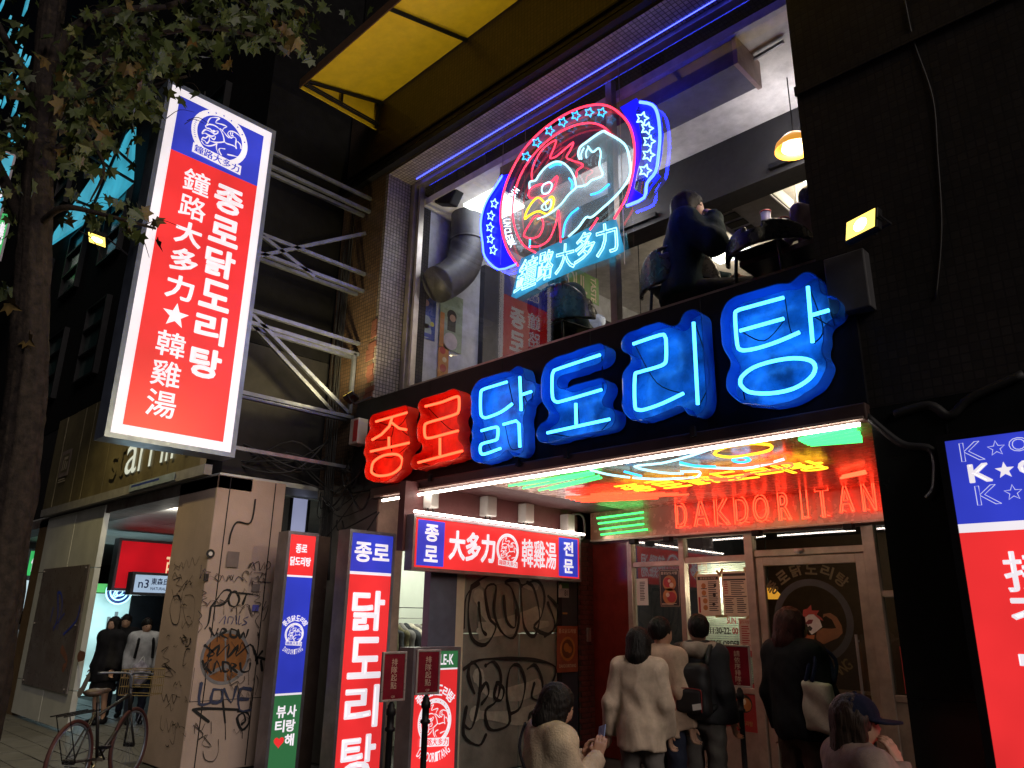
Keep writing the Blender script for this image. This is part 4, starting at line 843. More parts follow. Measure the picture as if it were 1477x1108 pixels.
# big light box at the right edge
ks = thing('standing_light_box', 'large blue and red light box against the black pier at the right edge', 'sign', (-.5, -.3, 0))
YK = -.22; P = plY(YK); x0 = -1.235; x1 = -.02
b = B(); b.box(x0-.045, x0, YK-.0, -.04, .02, 2.70); b.box(x1, x1+.045, YK, -.04, .02, 2.70); b.box(x0, x1, YK, -.04, 2.66, 2.70); b.box(x0, x1, YK, -.04, .02, .06); b.obj('frame', BLACK, ks)
put_rect(B(), P, x0, x1, .06, 2.115, -.012).obj('red_field', E_RED, ks); put_rect(B(), P, x0, x1, 2.115, 2.165, -.012).obj('stripe', E_WHITE, ks); put_rect(B(), P, x0, x1, 2.165, 2.66, -.012).obj('blue_field', E_BLUE, ks); box('back', DARK, ks, x0, x1, -.16, -.05, .06, 2.66)
b = B(); OUTL = emit('lit_outline', (.7, .72, .95), .8)
for k, (z, out) in enumerate(((2.53, 1), (2.40, 0), (2.27, 1))):
    s = .04*k; a = x0+.075+.022*k
    for ch, w0, w1 in (('K', 0, .12), ('★', .14, .23), ('아', .25, .42), ('자', .44, .61), ('씨', .63, .80)):
        if ch == '★':
            if out: e = B(); e.tube([P(a+(w0+w1)/2+p, z+.05+q, -.004) for p, q in star_pts((0, 0), .045)], .0022, 4, True).obj('outline_character', OUTL, ks)
            else: put_star(b, (a+(w0+w1)/2, z+.05), .05, P, -.006)
        elif out: put_outline(B(), ch, P, a+w0, a+w1, z-.005, z+.105, .0022, -.004, 4, .02).obj('outline_character', OUTL, ks)
        else: put_text(b, ch, P, a+w0, a+w1, z-.005, z+.105, .05, -.006)
for ch, za_, zb_ in (('接', 1.78, 2.0), ('不', 1.59, 1.75), ('一', 1.40, 1.46), ('心', 1.10, 1.32), ('的', .80, 1.02)): put_text(b, ch, P, x0+.19, x0+.46, za_, zb_, .045, -.006)
b.obj('lettering', E_WHITE, ks)
# ================================================================== flood lamps, junction box, cables on the facade
def flood(label, p, aim, power, s=.17, spot=100, armto=None, name='flood_lamp'):
    p = np.array(p); a = np.array(aim, float)-p; a /= np.linalg.norm(a); x = np.cross(a, [0, 0, 1]); x /= np.linalg.norm(x); u = np.cross(x, a)
    t = thing(name, label, 'flood lamp', p, 'flood lamps on brackets')
    B().obox(p-a*.03, x*s, u*s*.68, a*.028).obj('housing', BLACK, t, bev=.008)
    B().quad(*[p+a*.001+x*s*.9*i+u*s*.6*j for i, j in ((-1,-1),(1,-1),(1,1),(-1,1))]).obj('front_glass', FLOOD, t); put_disc(B(), lambda i, j, o=0: p+a*.003+x*i+u*j, (0, 0), s*.40, 0, 16).obj('lamp_core', FLOODC, t)
    b = B(); w_ = armto if armto is not None else p+np.array([0, .3, .05])
    b.tube([p-a*.05, p-a*.12, w_], .012, 6); b.tube([p-x*(s+.015), p-x*(s+.015)-a*.12, p+x*(s+.015)-a*.12, p+x*(s+.015)], .008, 5); b.obj('arm', DARK, t)
    lamp('bulb', p+a*.05, power, (1, .80, .36), .08, 'SPOT', look(p, p+a), R(spot), t)
flood('yellow flood lamp on the dark wall right of the upper window', on(1, -.35, 1241, 324), (-2.9, -4.6, 5.2), 520, .125, 170)
flood('small yellow flood lamp at the foot of the sign truss, left of the red letter', on(1, -.42, 505, 571), (-8.6, -1.3, 6.6), 120, .10, 150)
flood('yellow flood lamp on a long arm beside the tree trunk', on(0, -10.3, 140, 346), (-10.6, -3.5, 1.5), 330, .17, 120, (-10.5, -1.3, 5.9))
b = B(); jx = on(1, -.12, 1222, 408); b.box(jx[0]-.14, jx[0]+.14, -.14, -.022, jx[2]-.22, jx[2]+.22); tag(b.obj('junction_box', mat('box_grey', (.07, .07, .075), .5), None, bev=.01), 'dark grey junction box on the tiled wall below the right flood lamp', 'box')
b = B(); q = on(1, -.2, 510, 622); b.box(q[0]-.09, q[0]+.09, -.2, -.01, q[2]-.16, q[2]+.16); t = tag(b.obj('switch_box', GREYBOX, None, bev=.012), 'small grey box with a red front beside the leftmost red letter', 'box')
B().box(q[0]+.0, q[0]+.085, -.206, -.202, q[2]-.13, q[2]+.13).obj('red_front', PRTR, t)
def cable(pts, r, label, m=BLACK): tag(B().tube(smooth_pts(pts, 5), r, 5).obj('cable', m, None, True), label, 'cable')
mc = mat('cable_grey', (.016, .016, .017), .55)
cable([on(1, -.03, *p) for p in ((1305,0),(1318,60),(1345,140),(1352,220),(1358,330),(1350,430))], .006, 'thin cable running down the dark tiled wall right of the flood lamp', mat('cable_pale', (.022, .022, .022), .6))
cable([on(1, -.04, *p) for p in ((1290,598),(1340,585),(1370,600),(1400,575),(1477,540))], .03, 'thick black cable looping above the large right light box', mc)
cable([on(1, -.06, *p) for p in ((1250,600),(1300,640),(1345,650),(1350,700),(1338,720))], .025, 'black cable hanging down the gloss pier beside the light box', mc)
b = B()
for k in range(16):
    x = random.uniform(-8.5, -7.9); z = random.uniform(2.5, 3.6); b.tube(smooth_pts([(x, -.03, z), (x+random.uniform(.1, .5), -.08-random.random()*.08, z-random.uniform(.1, .4)), (x+random.uniform(.3, .9), -.04, z+random.uniform(-.2, .2))], 5), random.uniform(.006, .016), 5)
for k in range(8):
    x = -8.45+k*.03; b.tube(smooth_pts([(x, -.04, 6.2+random.random()), (x+random.uniform(-.05, .05), -.05, 5), (x+random.uniform(-.05, .08), -.05, 4), (x+.1, -.06, 2.9), (x+.15, -.05, 2.0)], 4), .008, 5)
tag(b.obj('cable_bundle', mc, None, True), 'tangle of black cables on the corner column under the truss', 'cables')
b = B()
for k in range(12):
    x = random.uniform(-9.4, -8.6); b.tube(smooth_pts([(x-.8, -1.25, 3.9+random.uniform(-.3, .3)), (x, -1.1, 3.5+random.uniform(-.2, .2)), (x+.5, -.6, 3.4+random.uniform(-.2, .3)), (-8.3, -.1, 3.5+random.uniform(-.4, .3))], 5), random.uniform(.006, .014), 5)
tag(b.obj('cable_bundle', mc, None, True), 'sagging black cables above the graffiti pillar behind the big sign', 'cables')

# ================================================================== queue plates on posts
def queue(label, c, rz, ztop, w_=.21, h_=.33, post=True, text='排隊起點'):
    t = thing('queue_stand', label, 'stand', (c[0], c[1], 0), 'queue stands with red plates')
    cs, sn = math.cos(rz), math.sin(rz); ex = np.array([cs, sn, 0]); en = np.array([sn, -cs, 0])
    P = lambda a, q, o=0.: np.array([c[0], c[1], 0])+ex*a+np.array([0, 0, q])+en*o
    z0 = ztop-h_
    B().obox(P(0, ztop-h_/2), ex*w_/2, np.array([0, 0, h_/2]), en*.011).obj('plate', mat('plate_maroon', (.17, .01, .022), .12), t, bev=.012)
    b = B(); e = .018
    for a0, a1, q0, q1 in ((-w_/2,-w_/2+e,z0,ztop),(w_/2-e,w_/2,z0,ztop),(-w_/2+e,w_/2-e,z0,z0+e),(-w_/2+e,w_/2-e,ztop-e,ztop)): b.obox(P((a0+a1)/2, (q0+q1)/2, .006), ex*(a1-a0)/2, np.array([0, 0, (q1-q0)/2]), en*.012)
    b.obj('plate_frame', mat('plate_rim', (.38, .32, .31), .3, .3), t, bev=.004)
    b = B()
    for i, ch in enumerate(text): put_text(b, ch, P, -.03, .03, ztop-.11-i*.06, ztop-.055-i*.06, .0, .0135)
    put_text(b, 'Q8', P, -.018, .018, z0+.025, z0+.045, .0, .0135); b.obj('lettering', mat('plate_gold', (.55, .38, .3), .5), t)
    b = B(); b.lathe([(0, z0), (.012, z0), (.03, z0-.03), (.03, z0-.05), (.04, z0-.06), (.04, z0-.10), (.03, z0-.11), (.03, z0-.19), (.042, z0-.2), (.042, z0-.22), (.026, z0-.23), (.026, .05), (.16, .025), (.17, 0), (0, 0)], (c[0], c[1], 0), 16); b.obj('post', BLACK, t, True)
queue('red queue plate on a black post in front of the tall red light box', on(0, -5.35, 569, 940), R(90), on(0, -5.35, 569, 940)[2], .25, .385)
queue('red queue plate on a black post overlapping the standing light box with green heading', on(0, -5.3, 618, 937), R(84), on(0, -5.3, 618, 937)[2], .245, .36)
queue('dark red notice plate on a black stand between the backpack wearer and the door', (-3.98, 2.15), R(8), 1.38, .27, .40, text='請依序排隊')

# ================================================================== notices on the shop front
def poster(name, label, cat, pl, a0, a1, b0, b1, base, prints=(), group=None, off=.004, tape=None):
    t = thing(name, label, cat, pl((a0+a1)/2, b0, off), group)
    B().add([pl(a0, b0, off), pl(a1, b0, off), pl(a1, b1, off), pl(a0, b1, off), pl(a0, b0, off-.003), pl(a1, b0, off-.003), pl(a1, b1, off-.003), pl(a0, b1, off-.003)], [(0,1,2,3),(7,6,5,4),(0,4,5,1),(1,5,6,2),(2,6,7,3),(3,7,4,0)]).obj('sheet', base, t)
    W_, H_ = a1-a0, b1-b0
    for i, (kind, m, args) in enumerate(prints):
        b = B(); o = off+.001+.0006*i
        if kind == 'rect':
            for x0, x1, y0, y1 in args: put_rect(b, pl, a0+W_*x0, a0+W_*x1, b0+H_*y0, b0+H_*y1, o)
        elif kind == 'disc':
            for x, y, r in args: put_disc(b, pl, (a0+W_*x, b0+H_*y), r*W_, o, 20)
        elif kind == 'text':
            for s_, x0, x1, y0, y1 in args: put_text(b, s_, pl, a0+W_*x0, a0+W_*x1, b0+H_*y0, b0+H_*y1, .01, o)
        elif kind == 'lines':
            for x0, x1, y0, y1, n in args:
                for k in range(n):
                    yy = y1-(y1-y0)*k/n; put_rect(b, pl, a0+W_*x0, a0+W_*(x0+(x1-x0)*random.uniform(.7, 1)), b0+H_*(yy-.45*(y1-y0)/n), b0+H_*yy, o)
        b.obj('print', m, t)
    if tape:
        for (x, y, ang) in tape:
            c = np.array([a0+W_*x, b0+H_*y]); dx = np.array([math.cos(R(ang)), math.sin(R(ang))]); dy = np.array([-dx[1], dx[0]])
            b = B(); b.add([pl(*(c+dx*.045*i+dy*.014*j), off+.006) for i, j in ((-1,-1),(1,-1),(1,1),(-1,1))], [(0,1,2,3)]); b.obj('tape', TAPE, t)
    return t
PG = plY(2.893)
poster('notice', 'plain white paper notice on the dark left pane', 'notice', PG, -5.70, -5.53, 1.78, 2.10, PAPERW, [('lines', PRT, [(.3, .8, .15, .88, 12)])])
poster('food_poster', 'dark food poster with two dishes beside the white paper notice', 'poster', PG, -5.36, -5.07, 1.76, 2.20, mat('poster_black', (.03, .022, .018), .4), [('rect', PRTC, [(.04, .96, .02, .03), (.04, .96, .97, .98), (.04, .055, .02, .98), (.945, .96, .02, .98)]), ('text', PRTC, [('종로닭도리탕', .1, .9, .86, .94)]), ('disc', PRTO, [(.5, .63, .32), (.5, .28, .34)]), ('disc', PRTR, [(.42, .65, .2), (.58, .26, .22)]), ('disc', PRTC, [(.6, .58, .1), (.4, .32, .09), (.5, .69, .07)]), ('lines', PRTC, [(.1, .9, .04, .1, 2)])])
poster('menu_sheet', 'taped tan menu sheet with dish pictures, left of two on the lit glass', 'menu', PG, -4.84, -4.54, 1.66, 2.13, PAPER, [('rect', PRT, [(.05, .95, .86, .94)]), ('text', PAPER, [('종로닭도리탕', .15, .85, .875, .925)]), ('disc', PRTO, [(.3, .72, .1), (.3, .55, .1), (.34, .36, .1), (.34, .2, .1)]), ('rect', PRTR, [(.05, .13, .08, .45)]), ('lines', PRT, [(.5, .9, .1, .82, 16), (.18, .45, .62, .66, 1), (.2, .5, .44, .48, 1)]), ('disc', PRT, [(.8, .72, .06), (.75, .5, .07), (.7, .28, .06)])], 'tan menu sheets on the glass', tape=[(0, 1, 50), (1, 1, 130), (0, 0, 0), (.9, 0, 0)])
poster('menu_sheet', 'taped tan menu sheet with price table, right of two on the lit glass', 'menu', PG, -4.51, -4.20, 1.66, 2.15, PAPER, [('rect', PRT, [(.05, .95, .90, .96), (.05, .95, .80, .835), (.05, .95, .43, .45)]), ('lines', PRT, [(.35, .9, .46, .78, 8), (.08, .45, .06, .4, 8), (.55, .92, .06, .4, 8)]), ('lines', PRTR, [(.08, .25, .48, .78, 6)])], 'tan menu sheets on the glass', tape=[(0, 1, 50), (1, 1, 120), (1, 0, 30), (0, 0, 0)])
t = thing('opening_hours', 'dark printed opening hours on the glass under the menu sheets', 'lettering', (-4.6, 2.89, 1.4))
b = B(); put_rect(b, PG, -4.66, -4.50, 1.58, 1.65, .003); put_text(b, '11:30-22:', PG, -4.70, -4.44, 1.47, 1.54, .02, .003); put_text(b, 'LAST ORDER', PG, -4.70, -4.34, 1.33, 1.40, .02, .003); put_text(b, '22:00', PG, -4.58, -4.40, 1.23, 1.30, .02, .003); b.obj('lettering', PRT, t)
b = B(); put_text(b, 'SUN', PG, -4.48, -4.37, 1.58, 1.65, .02, .003); put_text(b, '00', PG, -4.42, -4.35, 1.47, 1.54, .02, .003); b.obj('red_lettering', PRTR, t)
poster('notice', 'pinkish paper notice with red writing at the right of the opening hours', 'notice', PG, -4.335, -4.19, 1.24, 1.64, mat('paper_pink', (.62, .45, .38), .7), [('text', PRTR, [('닭도리탕', .1, .9, .86, .95)]), ('lines', PRTR, [(.2, .85, .25, .8, 9)]), ('rect', PRTR, [(0, 1, 0, .05)]), ('disc', PRTR, [(.15, .1, .14), (.85, .1, .16)])])
poster('food_poster', 'red poster of an orange stew, lower left of the door frame', 'poster', plY(2.878), -4.72, -4.50, .52, .98, PRTR, [('disc', PRTO, [(.5, .6, .42)]), ('disc', PRTC, [(.4, .65, .14), (.62, .58, .12), (.5, .5, .1)]), ('text', PRTC, [('DAKDORITANG', .08, .92, .15, .24)])], 'red food posters under the window')
poster('food_poster', 'red poster with a round rooster emblem below the notice stand', 'poster', plY(2.878), -4.46, -4.19, .48, .96, PRTR, [('disc', PRT, [(.5, .58, .34)]), ('disc', PRTO, [(.55, .56, .25)]), ('disc', PRTC, [(.45, .62, .13)]), ('text', mat('print_gold', (.5, .36, .1), .5), [('닭도리탕', .2, .8, .12, .22)])], 'red food posters under the window')
poster('notice', 'dark red notice strip on the glass right of the door', 'notice', plY(2.87), -2.66, -2.5, .98, 1.40, PRTR, [('lines', PRTC, [(.2, .8, .2, .9, 6)])])
poster('food_poster', 'narrow red food poster below the strip right of the door', 'poster', plY(2.87), -2.62, -2.42, .42, .84, PRTR, [('disc', PRTO, [(.5, .5, .35)]), ('rect', PRTC, [(.04, .96, .02, .04), (.04, .96, .96, .98)])])
PB = plX(-6.384)
y0 = on(0, -6.384, 798, 930)[1]
poster('food_poster', 'brownish red stew poster on the wall beside the brick pier', 'poster', plX(-6.395), 2.16, 2.56, .98, 1.52, mat('poster_brown', (.30, .075, .04), .5), [('text', PRTC, [('종로닭도리탕', .08, .92, .84, .94)]), ('disc', PRTO, [(.5, .5, .36)]), ('disc', mat('print_brown', (.16, .05, .02), .5), [(.5, .5, .28)]), ('disc', PRTO, [(.45, .53, .13), (.6, .48, .1)]), ('text', PRTC, [('DAKDORITANG', .1, .9, .1, .17)])], off=.006)
poster('house_number', 'small grey house number plate reading 81 on the dark wall', 'sign', plX(-6.40), 2.20, 2.40, 1.86, 2.04, mat('plate_grey', (.34, .36, .38), .4), [('rect', PRTG, [(0, 1, .62, 1)]), ('disc', PRTC, [(.18, .72, .14)]), ('text', PRT, [('81', .55, .9, .12, .5)])], off=.006)
poster('sticker', 'tiny yellow strip sticker below the house number', 'sticker', plX(-6.40), 2.28, 2.37, 1.66, 1.68, PRTO, [])
b = B(); b.box(-6.386, -6.36, 2.72, 2.80, 1.33, 1.50); tag(b.obj('switch_plate', STEEL, bev=.004), 'small metal switch plate on the brick pier', 'switch')
# door emblem and lettering (parts of the door)
PD = plY(2.889); dc = on(1, 2.889, 1172, 895)[[0, 2]]
b = B(); put_disc(b, PD, dc, .42, .001, 40, .35); b.obj('emblem_ring', mat('decal_grey', (.055, .055, .055), .5), do)
b = B(); arc_text(b, '종로닭도리탕', PD, dc, .53, 150, 40, .13, .13, False, .03, .001); arc_text(b, 'DAKDORITANG', PD, dc, .52, 235, 310, .11, .07, True, .02, .001); b.obj('gold_lettering', mat('decal_gold', (.15, .11, .04), .4), do)
dpx = lambda pts: [PD(*on(1, 2.889, 980+x/5.68, 790+y/5.68)[[0, 2]], .002) for x, y in pts]
B().quad(*dpx([(1010,560),(1015,510),(1050,500),(1078,468),(1085,515),(1145,515),(1125,548),(1165,575),(1180,600),(1150,590),(1100,545),(1060,545),(1030,570)])).obj('comb_decal', mat('decal_red', (.45, .05, .03), .5), do)
d = dpx([(1030,572),(1060,548),(1100,546),(1150,592),(1170,650),(1120,690),(1085,712),(1065,690),(1050,640),(1035,610)]); B().quad(*d).obj('face_decal', mat('decal_white', (.75, .72, .68), .5), do)
B().quad(*[p+np.array([0, -.001, 0]) for p in dpx([(1030,620),(1060,590),(1098,590),(1085,622),(1055,630)])]).obj('mask_decal', mat('decal_maroon', (.2, .03, .03), .5), do)
B().quad(*[p+np.array([0, -.001, 0]) for p in dpx([(1040,655),(1070,640),(1092,660),(1080,682),(1060,680)])]).obj('beak_decal', PRT, do)
B().quad(*dpx([(1125,690),(1175,660),(1240,665),(1285,660),(1250,590),(1200,560),(1175,575),(1180,545),(1235,535),(1290,570),(1330,640),(1338,700),(1300,740),(1230,770),(1190,790),(1140,780),(1120,740)])).obj('arm_decal', mat('decal_brown', (.24, .10, .03), .5), do)
B().quad(*dpx([(1010,740),(1030,690),(1060,720),(1110,715),(1100,760),(1050,765)])).obj('chest_decal', mat('decal_orange', (.4, .12, .03), .5), do)
b = B(); b.lathe([(0, 0), (.05, 0), (.05, -.03), (0, -.05)], (-3.55, 2.85, 2.36), 14); tag(b.obj('door_sensor', WHITEP, None, True), 'small white sensor on the lintel above the glass door', 'sensor')

# ================================================================== clothes shop behind the passage
cs = thing('clothes_shop', 'brightly lit pale panelled clothes shop behind the passage', 'shop', (-8.2, 1.5, 0))
wm = mat('shop_panel', (.66, .68, .58), .5, var=.05)
for j in range(4):
    for k in range(3): box('wall_panel', wm, cs, -8.42, -8.40+.002*((j+k) % 2), .36+j*.75, 1.10+j*.75, .02+k*.85, .86+k*.85)
box('shop_ceiling', WHITEP, cs, -8.42, -6.52, .36, 3.3, 2.6, 2.65); box('end_wall', wm, cs, -8.42, -6.52, 3.3, 3.35, 0, 2.6); box('shop_floor', CONC, cs, -8.42, -6.52, .36, 3.3, -.005, .008)
box('ceiling_light', E_COOL, cs, -8.0, -7.0, 1.0, 2.2, 2.57, 2.597); lamp('tube_light', (-7.4, 1.3, 2.45), 55, (.95, 1, .86), .3, parent=cs)
cr = thing('clothes_rack', 'metal rail of hanging jackets in the lit clothes shop', 'rack', (-7.9, .95, 0))
b = B(); b.tube([(-7.9, .42, 0), (-7.9, .42, 1.58), (-7.9, 1.75, 1.58), (-7.9, 1.75, 0)], .014, 8); b.obj('rail', STEEL, cr)
cm = [cloth('jacket_'+n, c) for n, c in (('red', (.32, .03, .04)), ('grey', (.22, .2, .19)), ('dark', (.05, .05, .055)), ('olive', (.14, .12, .07)), ('cream', (.55, .48, .38)))]
for k in range(14):
    y = .50+k*.085; m_ = cm[(0, 1, 3, 2, 3, 1, 2, 4, 1, 3, 2, 4, 1, 2)[k]]
    g = net(lambda p: sminl([cap(p, (-7.9, y, 1.46), (-7.68, y, 1.38), .03, .035), cap(p, (-7.9, y, 1.46), (-8.12, y, 1.38), .03, .035), ell(p, (-7.9, y, 1.12), (.2, .04, .36)), cap(p, (-7.68, y, 1.38), (-7.64, y, .95), .04, .035)], .05)+.004*np.sin(p[:, 2]*30+p[:, 0]*40+k), (-8.2, y-.08, .7), (-7.55, y+.08, 1.55), .025)
    t = tag(g.obj('jacket', m_, None, True), 'jacket on the rail in the lit clothes shop', 'jacket', 'jackets hanging on the rail'); t['label'] = ['dark red jacket first on the shop rail', 'grey jacket next to the dark red one on the rail', 'olive jacket third along the shop rail', 'black jacket fourth along the shop rail', 'olive jacket fifth along the rail beside a black one', 'grey jacket in the middle of the rail', 'black jacket just past the middle of the rail', 'cream jacket between black and grey on the rail', 'grey jacket right after the cream one', 'olive jacket tenth along the shop rail', 'black jacket before the last cream one', 'cream jacket third from the far rail end', 'grey jacket second from the far rail end', 'black jacket last at the far rail end'][k]
wg = net(lambda p: sminl([ell(p, (-7.55, .33, 1.35), (.16, .13, .3)), ell(p, (-7.55, .35, 1.05), (.17, .14, .25))], .08)+.012*np.sin(p[:, 0]*90)*np.sin(p[:, 1]*90)*np.sin(p[:, 2]*90), (-7.8, .1, .7), (-7.3, .6, 1.75), .014)
tag(wg.obj('fleece_coat', cloth('fleece', (.66, .6, .48), 60, 1), None, True), 'fluffy cream coat hanging beside the tall red light box', 'coat')

# ================================================================== neighbouring building with arcade
nb = thing('arcade_building', 'dark neighbouring building over an arcade left of the restaurant', 'building', (-16, 0, 0))
box('upper_storeys', mat('dark_render', (.010, .010, .011), .9, bump=.3, spec=.05), nb, -30, -8.66, -1.30, 8, 4.9, 17)
box('arcade_ceiling', PANELW, nb, -30, -8.66, -1.30, 8, 3.14, 3.2); box('floor_slab', DARK, nb, -30, -8.66, -1.29, 8, 3.21, 4.89)
box('edge_beam', mat('edge_beam_grey', (.20, .19, .18), .7, col2=(.10, .06, .06)), nb, -30, -8.42, -1.42, -1.0, 2.98, 3.13)
for k, x in enumerate((-10.6, -12.4, -14.6, -17.0, -19.5)):
    for j, z in enumerate((5.6, 8.0, 11.0)):
        w_ = B(); w_.box(x-.55, x-.5, -1.4, -1.3, z, z+1.5); w_.box(x+.5, x+.55, -1.4, -1.3, z, z+1.5); [w_.box(x-.5, x+.5, -1.4, -1.3, z+q, z+q+.04) for q in (0, .5, 1.0, 1.46)]
        fo = w_.obj('window', BLACK, nb); B().box(x-.5, x+.5, -1.33, -1.31, z, z+1.5).obj('pane', mat('teal_pane', (.02, .05, .05), .15) if (k+j) == 0 else bpy.data.materials['teal_pane'], fo)
b = B()
for x in (-9.9, -10.9, -11.7): [b.box(x-.01, x+.01, -1.75, -1.73, 4.95, 9)]
for z in np.arange(5.0, 9, .62): b.box(-11.7, -9.9, -1.752, -1.735, z, z+.02); [b.box(x-.01, x+.01, -1.735, -1.30, z, z+.02) for x in (-9.9, -10.9, -11.7)]
b.obj('window_grille', DARK, nb)
for k in range(7):
    for j in range(3): box('ceiling_panel', PANELW, nb, -10.5-k*1.25, -9.26-k*1.25, -.98+j*1.25, .26+j*1.25, 3.12, 3.136)
sb = thing('shop_sign_board', 'olive board of upright panels with large white letters above the arcade', 'sign board', (-12, -1.45, 3.2))
x = -15.0
while x < -8.8:
    box('board_panel', OLIVE, sb, x, x+.47, -1.50+random.uniform(-.006, .006), -1.43, 3.27, 4.85); x += .478
box('lower_trim', mat('trim_grey', (.32, .31, .30), .5), sb, -15.0, -8.6, -1.52, -1.43, 3.14, 3.262)
PS = plY(-1.506)
E_LET = emit('lit_letter', (.70, .74, .62), .75)  # emission stands in for flood light falling on the white letters
for ch, q0, q1, h0, h1 in (('s', -11.85, -11.58, 3.43, 3.80), ('t', -11.5, -11.3, 3.43, 3.95), ('a', -11.24, -10.82, 3.43, 3.86), ('r', -10.74, -10.47, 3.43, 3.87), ('M', -10.38, -9.92, 3.45, 4.05), ('I', -9.83, -9.77, 3.45, 4.05), ('M', -9.66, -9.20, 3.46, 4.06), ('I', -9.1, -9.04, 3.46, 4.06)):
    b = B(); put_text(b, ch, PS, q0, q1, h0, h1, 0, .014); b.obj('raised_letter', OLIVE if ch in 'st' else E_LET, sb)
poster('sign_patch', 'pale square emblem patch at the left end of the olive board', 'sign', PS, -14.4, -13.9, 3.75, 4.2, mat('patch_grey', (.30, .24, .2), .6), [('rect', OLIVE, [(.15, .85, .15, .85)]), ('rect', PRTC, [(.25, .35, .25, .75), (.25, .75, .65, .75), (.45, .55, .25, .6), (.65, .75, .25, .55)]), ('lines', PRTC, [(.1, .9, -.25, -.08, 2)])], off=.012)
poster('banner_strip', 'pale blue printed strip on the board trim beside the big sign', 'banner', plY(-1.53), -10.9, -9.4, 3.16, 3.26, mat('strip_blue', (.34, .42, .5), .5), [('lines', PRTB, [(.05, .9, .2, .8, 1)])])
# pillars
gp = thing('arcade_pillar', 'graffiti covered square pillar lit pink on one side', 'pillar', (-8.95, -1, 0))
px0, px1, py0, py1 = -9.46, -8.42, -1.42, -.56
box('shaft', PILLARM, gp, px0, px1, py0, py1, 0, 3.13, bev=.01)
b = B(); [b.box(px1+.0005, px1+.0035, y-.006, y+.006, .02, 3.12) for y in (-1.27, -.70)]; b.box(px1+.0005, px1+.0035, py0, py1, .70, .706); b.obj('seam', DARK, gp)
PX, PY = plX(px1+.002), plY(py0-.002)
def gz(x, y): return (230+x/2.915, 720+y/2.915)
def gX(stroke): return [on(0, px1, *gz(*p))[1:] for p in stroke]
def gY(stroke): return [on(1, py0, *gz(*p))[[0, 2]] for p in stroke]
cc = np.array(gX([(277, 665)])[0]); Rr = abs(gX([(165, 665)])[0][0]-cc[0])
b = B(); put_disc(b, PX, cc, .27, .001, 36); b.obj('spray_patch', ORANGEP, gp, label='orange sprayed disc')
b = B(); put_disc(b, PX, cc, .285, .0018, 36, .25); [put_line(b, smooth_pts(gX(s_), 3), .035, PX, .002+.0003*i) for i, s_ in enumerate(([(277,590),(277,760)], [(277,700),(210,735)], [(277,700),(345,735)]))]; b.obj('spray_ring', GREYP, gp)
blk = [[(215,455),(235,430),(270,385),(300,390),(270,440),(225,450)], [(300,395),(320,390),(335,420),(320,450),(295,445),(290,415),(300,395)], [(330,395),(390,400)], [(365,400),(350,440)], [(215,455),(205,520),(190,545)],
       [(210,540),(230,575),(245,545)], [(250,580),(262,545),(280,555),(258,570),(285,585)], [(300,545),(325,555),(320,580),(298,575),(300,545)], [(330,550),(338,585),(352,560),(360,585),(372,550)],
       [(180,680),(190,715)], [(215,675),(190,700),(215,730)], [(225,725),(240,680),(258,725)], [(265,685),(290,690),(290,720),(268,722),(265,685)], [(300,725),(300,690),(322,700),(305,708),(325,728)], [(338,690),(345,725),(375,720),(380,690)],
       [(140,885),(200,880),(330,885)], [(140,885),(205,935)], [(260,800),(275,940)], [(330,890),(370,900),(375,940),(345,970),(325,920),(350,900),(360,930),(345,945)],
       [(400,640),(410,690)], [(430,640),(400,680),(415,665),(445,675)], [(425,680),(430,720)], [(190,615),(230,650),(200,660),(250,615),(240,660),(290,610),(285,665),(330,615),(320,660),(380,610),(400,650)]]
b = B(); [put_line(b, smooth_pts(gX(s_), 3), .028 if i < 8 or i > 14 else .026, PX, .003+.00025*i) for i, s_ in enumerate(blk)]; b.obj('spray_line', INK, gp)
b = B(); [put_line(b, gX([(x, y), (x+1, y+l/2), (x+.5, y+l)]), .007, PX, .0105+.0002*i) for i, (x, y, l) in enumerate(((230,450,60),(268,440,45),(215,935,50),(275,940,70),(345,965,40),(240,560,40),(322,455,55),(372,720,60),(190,712,70)))]; b.obj('paint_drip', INK, gp)
b = B(); [put_line(b, smooth_pts(gX(s_), 3), .034, PX, .0095+.0003*i) for i, s_ in enumerate(([(175,770),(165,860),(215,855)], [(225,800),(215,850),(255,850),(262,805),(225,800)], [(270,800),(300,855),(320,790)], [(385,800),(335,800),(335,885),(380,885)], [(335,840),(370,840)]))]; b.obj('spray_letters', INKB, gp)
b = B(); [put_line(b, smooth_pts(gX(s_), 3), .009, PX, .012+.0002*i) for i, s_ in enumerate((
    [(250,520),(275,490),(270,525)], [(285,520),(290,495),(310,500),(300,525)], [(318,490),(322,525)], [(335,490),(330,525),(345,520)], [(370,495),(350,505),(365,520),(345,530)]))]; b.obj('blue_pen', mat('pen_blue', (.03, .05, .22), .5), gp)
